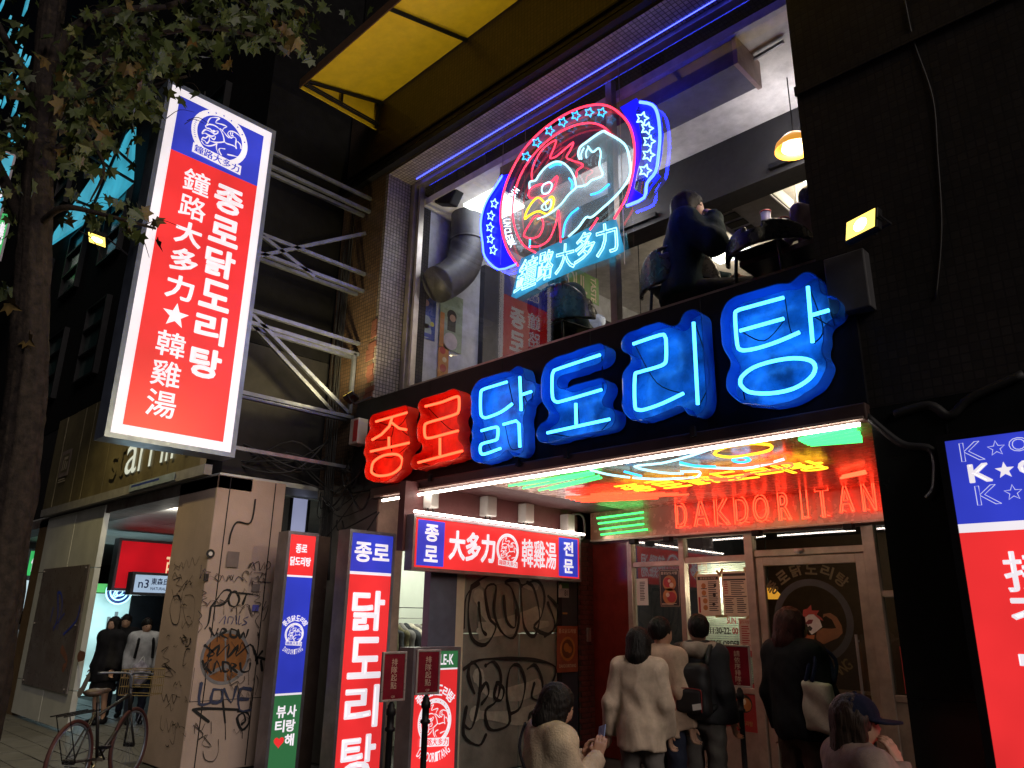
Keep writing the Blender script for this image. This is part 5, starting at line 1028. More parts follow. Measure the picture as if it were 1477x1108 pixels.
thin = [[(375,290),(390,265),(400,300),(385,285),(415,262),(420,300),(440,265),(438,295),(455,262),(465,280),(445,300)], [(395,310),(430,312),(415,345),(465,350)], [(245,315),(230,330),(250,345),(262,320),(275,345),(290,320),(300,340),(310,318)], [(280,345),(300,320),(310,350),(330,325),(350,345),(345,325),(365,350)],
        [(145,985),(150,940),(170,975),(190,940)], [(140,950),(180,985),(165,1010)], [(160,1010),(200,990),(175,1030),(215,1040),(185,1000)], [(180,1060),(190,1095),(225,1100),(245,1060),(245,1010)], [(175,385),(195,395),(175,405),(198,415),(175,425),(198,440),(172,450)], [(160,470),(175,490),(162,510),(178,535),(160,560)], [(445,430),(430,470),(455,445),(440,500),(430,512)], [(145,710),(125,850)], [(400,820),(412,770),(405,740)], [(390,400),(420,410),(395,430),(425,440),(395,470),(420,480),(400,510),(415,540)], [(300,600),(330,640),(345,600),(370,650)]]
b = B(); [put_line(b, smooth_pts(gX(s_), 3), .008, PX, .014+.0002*i) for i, s_ in enumerate(thin)]; b.obj('pen_line', INK, gp)
rs_ = random.Random(3)
for _ in range(26):
    sx, sy = rs_.uniform(130, 440), rs_.choice((rs_.uniform(280, 480), rs_.uniform(560, 1000))); sz = rs_.uniform(10, 34); thin.append([(sx+k*sz*.45+rs_.uniform(-.3, .3)*sz, sy+rs_.uniform(-1, 1)*sz) for k in range(rs_.randint(4, 8))])
b = B(); [put_line(b, smooth_pts(gX([(min(445-(y-300)*.12, max(150-(y-500)*.1, x)), y) for x, y in s_]), 3), .006+.004*(i % 3), PX, .022+.00015*i) for i, s_ in enumerate(thin[15:])]; b.obj('faded_pen_line', mat('faded_ink', (.10, .075, .065), .7), gp)
lt = [[(60,300),(75,280),(80,300),(95,265),(100,295),(115,255),(125,290),(140,245),(150,280),(170,240)], [(60,340),(90,330),(70,360),(100,370),(80,390),(120,340),(100,385),(140,320)], [(60,410),(45,460),(55,520),(80,520),(90,440),(80,405),(60,410)], [(110,405),(100,450),(115,520),(140,520),(150,440),(140,405),(110,405)], [(10,640),(40,620),(15,660),(45,680),(10,700),(50,715),(15,740),(60,745),(20,690),(70,730)], [(10,820),(20,850),(30,820),(40,855),(55,820),(60,860),(75,825)], [(10,910),(5,960),(20,970),(30,920),(40,980),(55,930),(60,990),(72,950),(60,1030),(45,1010)], [(100,570),(120,590),(95,600),(125,620)], [(110,640),(100,700),(115,690)]]
for _ in range(22):
    sx, sy = rs_.uniform(10, 130), rs_.uniform(260, 1050); sz = rs_.uniform(8, 26); lt.append([(min(max(sx, 60-(sy-300)*.09)+k*sz*.4, 150-(sy-300)*.06)+rs_.uniform(-.3, .3)*sz, sy+rs_.uniform(-1, 1)*sz) for k in range(rs_.randint(4, 7))])
b = B(); [put_line(b, smooth_pts(gY(s_), 3), .006+.003*(i % 3), PY, .001+.0003*i) for i, s_ in enumerate(lt)]; b.obj('pen_line', INK, gp)
for i, (x0, y0, x1, y1, m_) in enumerate(((276,223,334,285,mat('sticker_grey', (.2, .16, .15), .6)), (383,358,420,388,None), (180,315,205,345,INK), (385,445,415,470,mat('sticker_blue', (.12, .12, .5), .5)))):
    a, c = gX([(x0, y1), (x1, y0)]); b = B(); put_rect(b, PX, a[0], c[0], a[1], c[1], .02); b.obj('sticker', m_ or bpy.data.materials['sticker_grey'], gp)
a = gX([(211, 230)])[0]; b = B(); put_disc(b, PX, a, .05, .02, 18); b.obj('sticker', INK, gp); b = B(); put_disc(b, PX, a, .024, .022, 10); b.obj('sticker', PAPERW, gp)
a = [PX(*q, .01) for q in gX([(402,0),(382,98),(325,97),(300,140),(290,190)])]; cable(a, .010, 'loose cable with a loop hanging on the graffiti pillar', mc)
p2 = thing('arcade_pillar', 'wide pale panelled pillar with a dirty poster board further along the arcade', 'pillar', (-13.6, -1.1, 0))
for k, (a, c) in enumerate(((-14.75, -13.3), (-13.29, -12.02))):
    for z0, z1 in ((.05, .55), (.56, 2.2), (2.21, 3.1)): box('cladding_panel', PANELW, p2, a, c, -1.44+.003*k, -1.36, z0, z1)
box('brown_edge', mat('edge_brown', (.16, .10, .05), .6), p2, -15.3, -14.76, -1.42, -1.2, 0, 3.1)
bo = box('poster_board', mat('poster_board', (.20, .18, .19), .3, scale=3, col2=(.13, .10, .10)), p2, -14.4, -12.2, -1.462, -1.445, .5, 2.25)
pb = lambda x, y: on(1, -1.463, x/4.133, 840+y/4.133)[[0, 2]]
for col_, wd, ss_ in ((mat('marker_blue', (.04, .08, .6), .4), .035, ([(345,60),(365,70),(370,150),(340,280)], [(345,60),(345,200),(320,285)], [(385,185),(320,270)], [(478,140),(455,230),(380,310)], [(320,150),(300,235)])), (mat('stain', (.24, .10, .07), .7), .13, ([(370,400),(400,470),(380,510)], [(470,440),(500,440)])), (mat('torn_paper', (.34, .32, .32), .6), .12, ([(530,560),(490,640),(470,660)],))):
    b = B(); [put_line(b, smooth_pts([pb(*q) for q in s_], 3), wd, plY(-1.463), .001+.0004*i) for i, s_ in enumerate(ss_)]; b.obj('mark', col_, bo)
b = B(); [b.lathe([(0, .0), (.02, 0), (.02, .02), (0, .02)], (x, -1.47, z), 8) for x in (-14.3, -12.3) for z in (.55, 1.4, 2.2)]; b.obj('board_bolt', STEEL, bo)
# arcade interior: rear wall, signs, lamps
q0, q1 = on(0, -9.3, 418, 776), on(0, -9.3, 447, 690); t = thing('hanging_sign', 'pale blue lit panel seen in the gap between graffiti pillar and corner column', 'sign', q0)
box('case', DARK, t, -9.5, -9.305, q0[1]-.05, q1[1]+.05, q0[2]-.05, q1[2]+.05); box('lit_face', emit('lit_lilac', (.30, .32, .50), .7, .2), t, -9.304, -9.3, q0[1], q1[1], q0[2], q1[2])
q0, q1 = on(0, -11.3, 404, 1030), on(0, -11.3, 414, 800); tag(box('door_edge', PANELW, None, -11.4, -11.3, q0[1], q0[1]+.10, .02, 2.35), 'pale upright door edge in the dark gap right of the graffiti pillar', 'door')
box('rear_wall', DARK, nb, -30, -8.66, 4.0, 4.1, 0, 3.1); box('end_wall', PANELW, nb, -17.3, -17.2, -.9, 4.0, 2.95, 3.13)
def hang(name, label, X, q, base, prints, rim=.05, depth=.25):
    a, c = on(0, X, *q[0]), on(0, X, *q[1]); y0, y1, z0, z1 = a[1], c[1], min(a[2], c[2]), max(a[2], c[2]); t = thing(name, label, 'sign', (X, (y0+y1)/2, z0))
    box('case', FRAME, t, X-depth, X-.004, y0-rim, y1+rim, z0-rim, z1+rim); P = plX(X); put_rect(B(), P, y0, y1, z0, z1, .0).obj('lit_face', base, t)
    for i, (s_, m_, x0, x1, h0, h1) in enumerate(prints): b = B(); put_text(b, s_, P, y0+(y1-y0)*x0, y0+(y1-y0)*x1, z0+(z1-z0)*h0, z0+(z1-z0)*h1, .015, .004+.001*i); b.obj('lettering', m_, t)
    return t
hang('hanging_sign', 'wide red illuminated sign across the arcade behind the pillar', -15.8, ((165, 848), (268, 787)), emit('lit_dark_red', (.50, .006, .012), .9, .2), [('百貨', emit('lit_gold', (.9, .6, .35), .9), .72, .98, .25, .75)])
hang('hanging_sign', 'white and blue illuminated shop sign under the red arcade sign', -15.0, ((192, 854), (262, 832)), emit('lit_pale_blue', (.42, .55, .72), .8, .15), [('東森自然美', PRTB, .35, .98, .45, .85), ('NATURAL BEAUTY', PRTB, .35, .98, .15, .32), ('n3', PRTB, .08, .3, .25, .75)])
sf_ = thing('lit_shop', 'cyan lit shop front at the far end of the arcade', 'shop', (-17, .3, 0))
box('lit_interior', E_SHOP, sf_, -17.15, -17.1, .0, .95, .02, 1.95); box('green_header', emit('lit_green_header', (.1, .5, .12), .9, .2), sf_, -17.1, -17.0, .0, .95, 1.97, 2.14); box('dark_doorway', BLACK, sf_, -17.2, -17.1, .97, 4, 0, 2.9)
b = B(); [b.box(-17.09, -17.05, .55+.13*k, .60+.13*k, .3, 1.5+.1*(k % 2)) for k in range(3)]; b.box(-17.09, -17.02, .45, .95, .1, .9); b.obj('goods', mat('goods_grey', (.2, .22, .23), .6), sf_)
ns = on(0, -16.9, 172, 853); t = thing('round_neon_sign', 'round blue and white neon sign at the shop end of the arcade', 'neon sign', ns)
b = B(); [b.tube([(-16.9, ns[1]+r*math.cos(a), ns[2]+r*math.sin(a)) for a in np.arange(0, 6.28, .3)], .014, 5, True) for r in (.25, .17)]; b.obj('ring', N_WHITE, t)
b = B(); put_disc(b, plX(-16.93), ns[1:], .24, 0, 24); b.obj('disc', mat('disc_navy', (.02, .03, .15), .4), t); b = B(); [b.tube(smooth_pts([(-16.9, ns[1]+random.uniform(-.12, .12), ns[2]+random.uniform(-.12, .12)) for _ in range(4)], 3), .01, 5) for _ in range(3)]; b.obj('scribble', N_WHITE, t)
dl = on(2, 3.11, 245, 733); t = thing('downlight', 'small round downlight glowing in the arcade ceiling', 'lamp', dl); B().lathe([(0, 0), (.11, 0), (.13, .02)], dl-np.array([0, 0, .0]), 16).obj('diffuser', emit('downlight', (1, .95, .85), 2.5), t, True); lamp('bulb', dl-np.array([0, 0, .15]), 24, (1, .93, .8), .1, parent=t)
lamp('shop_spill', (-16.5, .5, 1.6), 22, (.7, .95, 1), .4, parent=sf_)
hang('street_sign', 'green illuminated sign with one white character far left beyond the pillar', -20.5, ((38, 830), (66, 796)), E_LGRN, [('信', E_WHITE, .15, .75, .15, .85)])
hang('street_sign', 'white illuminated sign with blue script under the green one far left', -20.6, ((30, 878), (62, 838)), emit('lit_white_blue', (.6, .78, .85), .9, .1), [('美髮', PRTB, .2, .9, .2, .6)])
hang('street_screen', 'deep blue glowing screen low at the far left edge', -19.5, ((-8, 972), (24, 912)), emit('screen_blue', (.012, .02, .45), .8, .3), [('歡迎光臨', emit('screen_text', (.1, .2, .9), 1), .2, .9, .3, .7)])
hang('street_sign', 'rounded cyan illuminated sign numbered 19 high at the left edge', -20.0, ((-40, 300), (20, 225)), E_CYAN, [('19', E_WHITE, .55, .95, .2, .5)])
hang('street_sign', 'green illuminated sign panel below the cyan one high at the left edge', -20.3, ((-40, 362), (14, 310)), E_LGRN, [('串燒', E_WHITE, .6, .95, .3, .8)])
tr = thing('roadside_rail', 'red lit roadside railing at the far left edge', 'railing', (-18.6, -.6, 0)); b = B(); b.box(-18.64, -18.58, -1.6, .1, .58, .66); b.obj('top_bar', PRTR, tr); b = B(); [b.box(-18.62, -18.6, -1.5+.2*k, -1.48+.2*k, 0, .58) for k in range(8)]; b.obj('baluster', BLACK, tr)
cb = thing('cyan_billboard', 'slanting cyan lit billboard on the dark upper storeys behind leaves', 'billboard', (-16, -1.5, 9.5))
cq = [on(1, -1.55, *p) for p in ((192,182),(188,262),(150,300),(72,352),(78,335),(140,245))]; B().prism(cq, (0, .06, 0)).obj('lit_face', E_CYAN, cb)
b = B(); [b.tube([on(1, -1.6, *p), on(1, -1.6, *q)], .03, 5) for p, q in (((150,200),(195,240)), ((130,225),(192,262)), ((185,180),(120,330)), ((100,285),(160,310)))]; b.obj('lattice', BLACK, cb)
b = B()
for k in range(34):
    p = at_dist(26, random.uniform(-10, 44), random.uniform(0, 120) if k % 2 else random.uniform(120, 215)); s_ = random.uniform(.06, .2); b.obox(p, (s_, 0, 0), (0, .02, 0), (0, 0, s_*random.uniform(.6, 1.4)))
tag(b.obj('billboard_panels', E_CYAN, kind='stuff'), 'cyan lit panels of a far billboard glinting through the leaves', 'billboard', None)

# ================================================================== street tree at the left
tt = thing('street_tree', 'street tree with rough dark trunk and lobed leaves at the left edge', 'tree', (-8.05, -3.2, 0))
axis = [on(0, -8, *p) for p in ((-62,1150),(-28,1000),(6,800),(36,600),(46,420),(55,260),(63,130),(80,-40))]
ax = smooth_pts(axis, 8); v = []; f = []; n = 30
ph = np.random.rand(6)*6
for i, c in enumerate(ax):
    r0 = .215-.12*i/len(ax)
    for k in range(n):
        a = 2*math.pi*k/n; rr = r0*(1+.06*math.sin(3*a+ph[0]+i*.05)+.05*math.sin(7*a+ph[1]+.3*math.sin(i*.4)))+.014*math.sin(11*a+1.5*math.sin(i*.35))+.012*random.uniform(-1, 1)
        v.append((c[0]+rr*math.cos(a), c[1]+rr*math.sin(a), c[2]))
for i in range(len(ax)-1):
    for k in range(n): f.append((i*n+k, i*n+(k+1) % n, (i+1)*n+(k+1) % n, (i+1)*n+k))
B().add(v, f).obj('trunk', BARK, tt, True)
tp = lambda px, py, d=0.: on(0, -8+d, px, py)
branches = [([tp(70,120),tp(90,60,.1),tp(150,20,.2),tp(240,10,.3)], .09), ([tp(66,200),tp(110,120,.3),tp(190,60,.6),tp(300,40,1.0),tp(400,60,1.3)], .06), ([tp(60,230),tp(120,190,-.2),tp(180,140,-.3),tp(270,110,0)], .05), ([tp(52,330),tp(90,300,.4),tp(150,310,.6),tp(225,330,.8)], .04), ([tp(45,330),tp(15,280,-.5),tp(-20,200,-.8)], .10), ([tp(60,150),tp(25,90,-.3),tp(-10,20,-.5)], .08), ([tp(120,190),tp(150,240,.2),tp(130,290,.3)], .025), ([tp(240,10,.3),tp(330,-10,.7),tp(430,80,1.2)], .035), ([tp(150,120,.2),tp(185,90,.3),tp(215,150,.3)], .015), ([tp(80,185,.3),tp(120,140,.3),tp(165,118,.3)], .012)]
for pts, r in branches: B().tube(smooth_pts(pts, 6), r, 8, r1=r*.3).obj('branch', BARK, tt, True)
b = B()
for _ in range(70):
    (x0, x1, y0, y1), _c = random.choice(regions0 if False else [((90,300,10,150), 0), ((100,270,60,200), 0), ((290,440,0,70), 0), ((90,220,290,335), 0)]); qx, qy, d = random.uniform(x0, x1), random.uniform(y0, y1), random.uniform(-.6, .9)
    L_ = random.uniform(25, 70); an = random.uniform(-.5, .8); b.tube(smooth_pts([tp(qx, qy, d), tp(qx+L_*.5*math.cos(an), qy+L_*.5*math.sin(an)-4, d+.08), tp(qx+L_*math.cos(an+.2), qy+L_*math.sin(an+.2), d+.15)], 3), .006, 4, r1=.0025)
b.obj('twigs', BARK, tt, True, kind='stuff')
def leaf_mesh(nm, m, fold):
    lob = []
    for k, (ang, L) in enumerate(((-150,.42),(-118,.34),(-92,.72),(-66,.50),(-45,.92),(-20,.62),(0,1.1),(20,.62),(45,.92),(66,.50),(92,.72),(118,.34),(150,.42))):
        a = R(90+ang); x, y = math.cos(a)*L, math.sin(a)*L; lob.append((x, y+.2, fold*abs(x)-.25*y*y*fold))
    b = B(); b.add([(0, .2, 0)]+lob+[(-.012, -.55, .05), (.012, -.55, .05)], [(0, i, i+1) for i in range(1, 13)]+[(14, 15, 0)]); return b.mesh(nm, m)
lm = [leaf_mesh('leaf', LEAF, .35), leaf_mesh('leaf', LEAF, -.3), leaf_mesh('leaf', LEAFB, .55)]
regions = [((90,290,0,110), 190), ((100,265,60,170), 120), ((170,265,100,180), 36), ((290,455,0,80), 130), ((80,195,180,240), 46), ((90,225,285,335), 40), ((-15,55,0,330), 120), ((150,260,130,175), 60), ((75,140,90,230), 110), ((240,450,-60,20), 160)]
lst = []
for (x0, x1, y0, y1), cnt in regions:
    for _ in range(cnt):
        px, py = random.gauss((x0+x1)/2, (x1-x0)/3.4), random.gauss((y0+y1)/2, (y1-y0)/3.4)
        d = random.uniform(-1.1, .9)+(px-60)/330.*1.0
        if 205 < px < 260 and 135 < py: d = min(d, .3)
        if (px > 225 and py > 118) or (px > 195 and py > 215 and py < 300): continue
        if 110 < px < 175 and 318 < py < 375: continue
        lst.append((tp(px, py, d), random.uniform(.075, .14)))
for p_, d_ in ((( 225,350), .9), ((205,335), .8), ((262,140), .6), ((243,128), .6), ((290,135), .7), ((440,72), 1.3), ((452,85), 1.3), ((420,70), 1.3), ((380,65), 1.2)): lst.append((tp(*p_, d_), .12))
random.shuffle(lst); lst.sort(key=lambda q: -q[1]/np.linalg.norm(q[0]-CAM))
st = B()
for i, (p, s_) in enumerate(lst):
    m_ = random.choice((0, 0, 1, 1, 0, 1, 2)); ro = (R(random.gauss(-75, 38)), R(random.uniform(-60, 60)), R(random.uniform(0, 360)))
    if i < 290:
        o = bpy.data.objects.new('leaf', lm[m_]); COL.objects.link(o); par(o, tt); o.location = p; o.rotation_euler = ro; o.scale = (s_, s_, s_)
    else:
        from mathutils import Euler
        M_ = Euler(ro).to_matrix(); k = len(st.v); me = lm[m_ % 2]
        st.add([tuple(Vector(p)+M_ @ (Vector(q.co)*s_)) for q in me.vertices], [tuple(x.vertices) for x in me.polygons])
st.obj('foliage', LEAF, tt, kind='stuff')
# ================================================================== people
def rotm(yaw, pitch, roll=0.): return (Matrix.Rotation(yaw, 3, 'Z') @ Matrix.Rotation(pitch, 3, 'X') @ Matrix.Rotation(roll, 3, 'Y'))
def hand_mesh(wr, d, nrm, side, s=1., curl=.7, thumb=.6):
    """palm, four fingers of different length and a thumb; d along the fingers, nrm towards the palm side, side = thumb side"""
    d, nrm, side = [np.array(q, float)/np.linalg.norm(q) for q in (d, nrm, side)]; wr = np.array(wr, float); segs = []
    kn = wr+d*.085*s
    for off, L in ((.030, .070), (.010, .080), (-.011, .074), (-.030, .058)):
        b0 = kn+side*off*s; d1 = d*math.cos(curl*.5)+nrm*math.sin(curl*.5); d2 = d*math.cos(curl*1.3)+nrm*math.sin(curl*1.3); d3 = d*math.cos(curl*2)+nrm*math.sin(curl*2)
        p1 = b0+d1*L*.45*s; p2 = p1+d2*L*.32*s; p3 = p2+d3*L*.25*s; segs.append([(b0-d*.02*s, b0, .0105, .0100), (b0, p1, .0095, .0088), (p1, p2, .0088, .0080), (p2, p3, .008, .0068)])
    t0 = wr+d*.028*s+side*.026*s; t1 = t0+(d*.6+side*.8+nrm*.25)*.034*s; t2 = t1+(d*(.9)+side*(.6-thumb)+nrm*thumb*.8)*.032*s
    def fn(p):
        palm = np.full(len(p), 9.)
        for off in (-.026, -.009, .009, .026): palm = smin(palm, cap(p, wr+side*off*.6*s, kn+side*off*s, .016*s, .0125*s), .014*s)
        palm = smin(palm, cap(p, wr-d*.05*s, wr+d*.01*s, .022*s, .023*s), .02*s); palm = smin(palm, sminl([cap(p, wr+d*.015*s+side*.012*s, t0, .014*s, .014*s), cap(p, t0, t1, .0130*s, .0112*s), cap(p, t1, t2, .0108*s, .0085*s)], .008*s), .012*s)
        for fs in segs:
            q = sminl([cap(p, a, b, ra*s, rb*s) for a, b, ra, rb in fs], .005*s); palm = smin(palm, q, .0045*s)
        return palm
    al = np.array([wr-d*.07*s, kn, t1, t2]+[x[1] for fs in segs for x in fs]); return net(fn, al.min(0)-.03, al.max(0)+.03, .0062*s)
STAND = dict(hip=(0, 0, .90), chest=(0, 0, 1.25), neck=(0, -.005, 1.42), shL=(-.16, -.01, 1.37), shR=(.16, -.01, 1.37), elL=(-.215, -.03, 1.10), elR=(.215, -.03, 1.10), wrL=(-.235, .05, .86), wrR=(.235, .05, .86),
             hpL=(-.09, 0, .90), hpR=(.09, 0, .90), knL=(-.10, .02, .48), knR=(.10, .02, .48), anL=(-.10, -.02, .08), anR=(.10, -.02, .08))
def seated(zs=.45, lean=.0):
    return dict(hip=(0, 0, zs+.08), chest=(0, .02+lean*.5, zs+.42), neck=(0, .03+lean, zs+.60), shL=(-.17, .02+lean*.9, zs+.555), shR=(.17, .02+lean*.9, zs+.555), elL=(-.22, .06+lean, zs+.29), elR=(.22, .06+lean, zs+.29), wrL=(-.17, .28+lean, zs+.25), wrR=(.17, .28+lean, zs+.25),
                hpL=(-.09, .02, zs+.06), hpR=(.09, .02, zs+.06), knL=(-.12, .42, zs+.05), knR=(.12, .42, zs+.05), anL=(-.12, .40, .08), anR=(.12, .40, .08))
def person(label, loc, rz, J, top, bottom, s=1., hair='bob', hairm=None, head=(0, 0), loose=.035, hem=.86, hood=None, group=None, cap_m=None, skirt=False, hands=('L', 'R'), handpose=None, shoes=None, lod=1.):
    J = {k: np.array(v, float) for k, v in J.items()}; t = thing('person', label, 'person', loc, group, rz)
    hairm = hairm or HAIR; nk = J['neck']; HM = np.array(rotm(*head)); hc = nk+HM@np.array([0, .012, .15])
    loc_h = lambda p: (p-nk)@HM      # head frame, origin at the neck
    def head_f(p):
        q = loc_h(p); d = sminl([ell(q, (0, .005, .165), (.074, .092, .108)), ell(q, (0, .045, .108), (.052, .055, .062))], .04)
        d = smin(d, cap(q, (0, .092, .150), (0, .112, .118), .009, .014), .012); d = smin(d, sminl([ell(q, (x, .01, .14), (.012, .022, .034)) for x in (-.077, .077)], .01), .008)
        d = smin(d, ell(q, (0, .094, .088), (.024, .012, .010)), .01); return smin(d, cap(p, nk-np.array([0, 0, .05]), nk+HM@np.array([0, .0, .09]), .056, .05), .03)
    def torso(p, g=0.):
        hp, ch = J['hip'], J['chest']; mid = (hp+ch)/2; sh = (J['shL']+J['shR'])/2
        return sminl([ell(p, ch, (.155+g, .105+g, .17+g)), ell(p, mid, (.135+g, .095+g, .2+g)), ell(p, hp, (.155+g, .115+g, .13+g)), cap(p, J['shL'], J['shR'], .055+g, .055+g), cap(p, sh, nk, .06+g*.8, .05+g*.4)], .06)
    arm = lambda p, S, g=0.: sminl([cap(p, J['sh'+S], J['el'+S], .050+g, .040+g), cap(p, J['el'+S], J['wr'+S], .040+g, .027+g*.9)], .03)
    leg = lambda p, S, g=0.: sminl([cap(p, J['hp'+S], J['kn'+S], .085+g, .055+g), cap(p, J['kn'+S], J['an'+S], .055+g, .036+g)], .03)
    foot = lambda p, S, g=0.: cap(p, J['an'+S]+np.array([0, -.03, -.03]), J['an'+S]+np.array([0, .15, -.045]), .036+g, .030+g)
    body = lambda p: sminl([head_f(p), torso(p), arm(p, 'L'), arm(p, 'R'), leg(p, 'L'), leg(p, 'R'), foot(p, 'L'), foot(p, 'R')], .022)
    P_ = np.array(list(J.values())+[hc+np.array([0, 0, .1])]); lo, hi = P_.min(0)-.2, P_.max(0)+.2
    g_ = .024*lod
    def out(bd, name, m): bd.v = [tuple(np.array(q)*s) for q in bd.v]; return bd.obj_local(name, m, t)
    out(net(body, lo, hi, g_), 'body', SKIN)
    # clothes
    def top_f(p):
        d = sminl([torso(p, loose), arm(p, 'L', loose*.7), arm(p, 'R', loose*.7)], .022)
        if hem < .8: d = smin(d, cap(p, J['hip'], J['hip']-np.array([0, 0, .9-hem]), .16+loose, .17+loose), .06)
        fold = .0065*np.sin(p[:, 0]*38+p[:, 1]*31+2.2*np.sin(p[:, 2]*5+1))*np.clip((J['neck'][2]-p[:, 2])*3, .1, 1)+.004*np.sin(p[:, 2]*33+np.sin(p[:, 0]*14)*3+p[:, 1]*22)*np.clip(np.sin(p[:, 2]*7+p[:, 0]*6)+.2, 0, 1)
        d = d+fold; hz = J['hip'][2]-(.90-hem)
        d = np.maximum(d, hz+.012*np.sin(p[:, 0]*25)-p[:, 2]) if J['knL'][1] < .3 else np.maximum(d, np.where(np.abs(p[:, 1]) < .35, hz-p[:, 2], -1))
        d = np.maximum(d, .052-np.linalg.norm(p-(nk+HM@np.array([0, .01, .06])), axis=1))
        for S in 'LR':
            w_ = J['wr'+S]; ax_ = w_-J['el'+S]; ax_ /= np.linalg.norm(ax_); q = p-w_; near = np.linalg.norm(q, axis=1) < .12; d = np.where(near, np.maximum(d, q@ax_-.012), d)
        return d
    out(net(top_f, lo-.05, hi+.05, .02*lod), 'top', top)
    def bot_f(p):
        d = sminl([leg(p, 'L', .02), leg(p, 'R', .02), ell(p, J['hip'], (.168, .128, .15))], .03)
        if skirt: d = smin(d, cap(p, J['hip'], J['hip']-np.array([0, 0, .45]), .15, .22), .05)
        d = d+.005*np.sin(p[:, 2]*45+p[:, 0]*20); d = np.maximum(d, p[:, 2]-J['hip'][2]-.12); return np.maximum(d, (.5 if skirt else .075)-p[:, 2])
    out(net(bot_f, lo, hi, .024*lod), 'trousers' if not skirt else 'skirt', bottom)
    for S in 'LR': out(net(lambda p: np.maximum(smin(foot(p, S, .012), cap(p, J['an'+S]+np.array([0, -.02, 0]), J['an'+S]+np.array([0, -.02, .03]), .045, .043), .02), .004-p[:, 2]+J['an'+S][2]-.08), J['an'+S]-.2, J['an'+S]+.24, .016*lod), 'shoe', shoes or BLACK)
    def hair_f(p):
        q = loc_h(p); a = np.arctan2(q[:, 0], -q[:, 1]); wob = .0035*np.sin(a*37+np.sin(q[:, 2]*30)*2)+.003*np.sin(a*61+q[:, 2]*24)
        d = ell(q, (0, -.012, .178), (.092, .108, .112))
        if hair == 'short': d = np.maximum(d, .115+.55*np.maximum(q[:, 1]+.02, -.12)-q[:, 2])
        else:
            L = {'bob': .055, 'long': -.28, 'mid': -.07}[hair]; d = smin(d, cap(q, (0, -.035, .17), (0, -.052, L), .094, .100 if hair == 'bob' else .088), .04)
            for x in (-.07, .07): d = smin(d, cap(q, (x, .012, .16), (x*1.1, .02, max(L, -.05)), .034, .030), .03)
            d = np.maximum(d, -ell(q, (0, .135, .118), (.056, .085, .098)))
        d = np.maximum(d, -ell(q, (0, .15, .125), (.064, .085, .078))); return d+wob
    out(net(hair_f, hc-.52 if hair == 'long' else hc-.34, hc+.26, .0115*lod), 'hair', hairm)
    for x in (-.031, .031):
        e = nk+HM@np.array([x, .088, .152]); bb = B(); bb.lathe([(0, -.006), (.008, -.004), (.010, 0), (.008, .004), (0, .006)], e, 8); out(bb, 'eye', INK)
    m_ = nk+HM@np.array([0, .101, .088]); bb = B(); bb.obox(m_, HM@np.array([.02, 0, 0]), HM@np.array([0, .004, 0]), HM@np.array([0, 0, .0025])); out(bb, 'mouth', mat('lip', (.28, .08, .07), .4) if 'lip' not in bpy.data.materials else bpy.data.materials['lip'])
    for S in hands:
        w_ = J['wr'+S]; d = w_-J['el'+S]; d /= np.linalg.norm(d); sg = 1 if S == 'L' else -1
        hp_ = (handpose or {}).get(S); dd, nn, sd, cu = hp_ if hp_ else (d, np.cross(d, (0, 1, 0))*(-sg)+np.array([sg*.4, 0, 0]), (0, 1, .2), .7)
        dd = np.array(dd, float); nn = np.array(nn, float); nn = nn-dd*(nn@dd)/(dd@dd); sd = np.array(sd, float); sd = sd-dd*(sd@dd)/(dd@dd); sd = sd-nn*(sd@nn)/(nn@nn)
        out(hand_mesh(w_, dd, nn, sd, 1, cu), 'hand', SKIN)
    if hood is not None:
        def hf(p):
            q = loc_h(p); d = np.abs(ell(q, (0, -.06, .0), (.135, .095, .075)))-.022; d = np.maximum(d, q[:, 2]-.06); return smin(d, cap(q, (-.09, .06, -.03), (.09, .06, -.03), .025, .025), .05)+.006*np.sin(q[:, 0]*50)
        out(net(hf, nk-.22, nk+.22, .0125), 'hood', hood)
    if cap_m is not None:
        def cf(p):
            q = loc_h(p); d = np.maximum(ell(q, (0, -.005, .185), (.097, .117, .105)), .165-q[:, 2]+.12*q[:, 1]*0); br = np.maximum(np.abs(q[:, 2]-.172-.25*(q[:, 1]-.1)*0+1.6*q[:, 0]**2)-.006, ell(q*np.array([1, 1, 0])+np.array([0, 0, 0]), (0, .125, 0), (.083, .095, 1)))
            return smin(d, br, .008)
        out(net(cf, hc-.3, hc+.3, .0085), 'cap', cap_m); q = nk+HM@np.array([0, -.005, .292]); bb = B(); bb.lathe([(0, .006), (.01, .003), (.012, -.004)], q, 8); out(bb, 'cap_button', cap_m)
    return t, (lambda p: np.array(mw(t) @ Vector(np.array(p, float)*s)))
def _obj_local(self, name, m, parent):
    o = bpy.data.objects.new(name, self.mesh(name, m, True)); COL.objects.link(o); o.parent = parent; return o
B.obj_local = _obj_local
KNITW = cloth('knit_beige', (.58, .45, .34), 260, .8); KNIT2 = cloth('knit_tan', (.56, .40, .29), 240, .7); DENIM = cloth('denim_dark', (.03, .035, .06)); GREYT = cloth('cloth_grey', (.16, .145, .135)); BLKC = cloth('cloth_black', (.016, .015, .017)); NAVY = cloth('cloth_navy', (.016, .02, .05)); HOODC = cloth('hood_beige', (.40, .32, .26)); GREYJ = cloth('jacket_dark', (.05, .048, .055)); TANC = cloth('fleece_tan', (.56, .45, .32), 90, 1.2); BRN = cloth('trousers_brown', (.12, .07, .055)); LBLUE = cloth('shirt_pale_blue', (.36, .44, .58)); WHITEC = cloth('cloth_white', (.5, .5, .52)); TEAL = cloth('jacket_teal_black', (.012, .03, .035), 120, .6); TAUPE = cloth('jacket_taupe', (.30, .22, .18), 150, .6)
def J_(base, **k): d = dict(base); d.update(k); return d
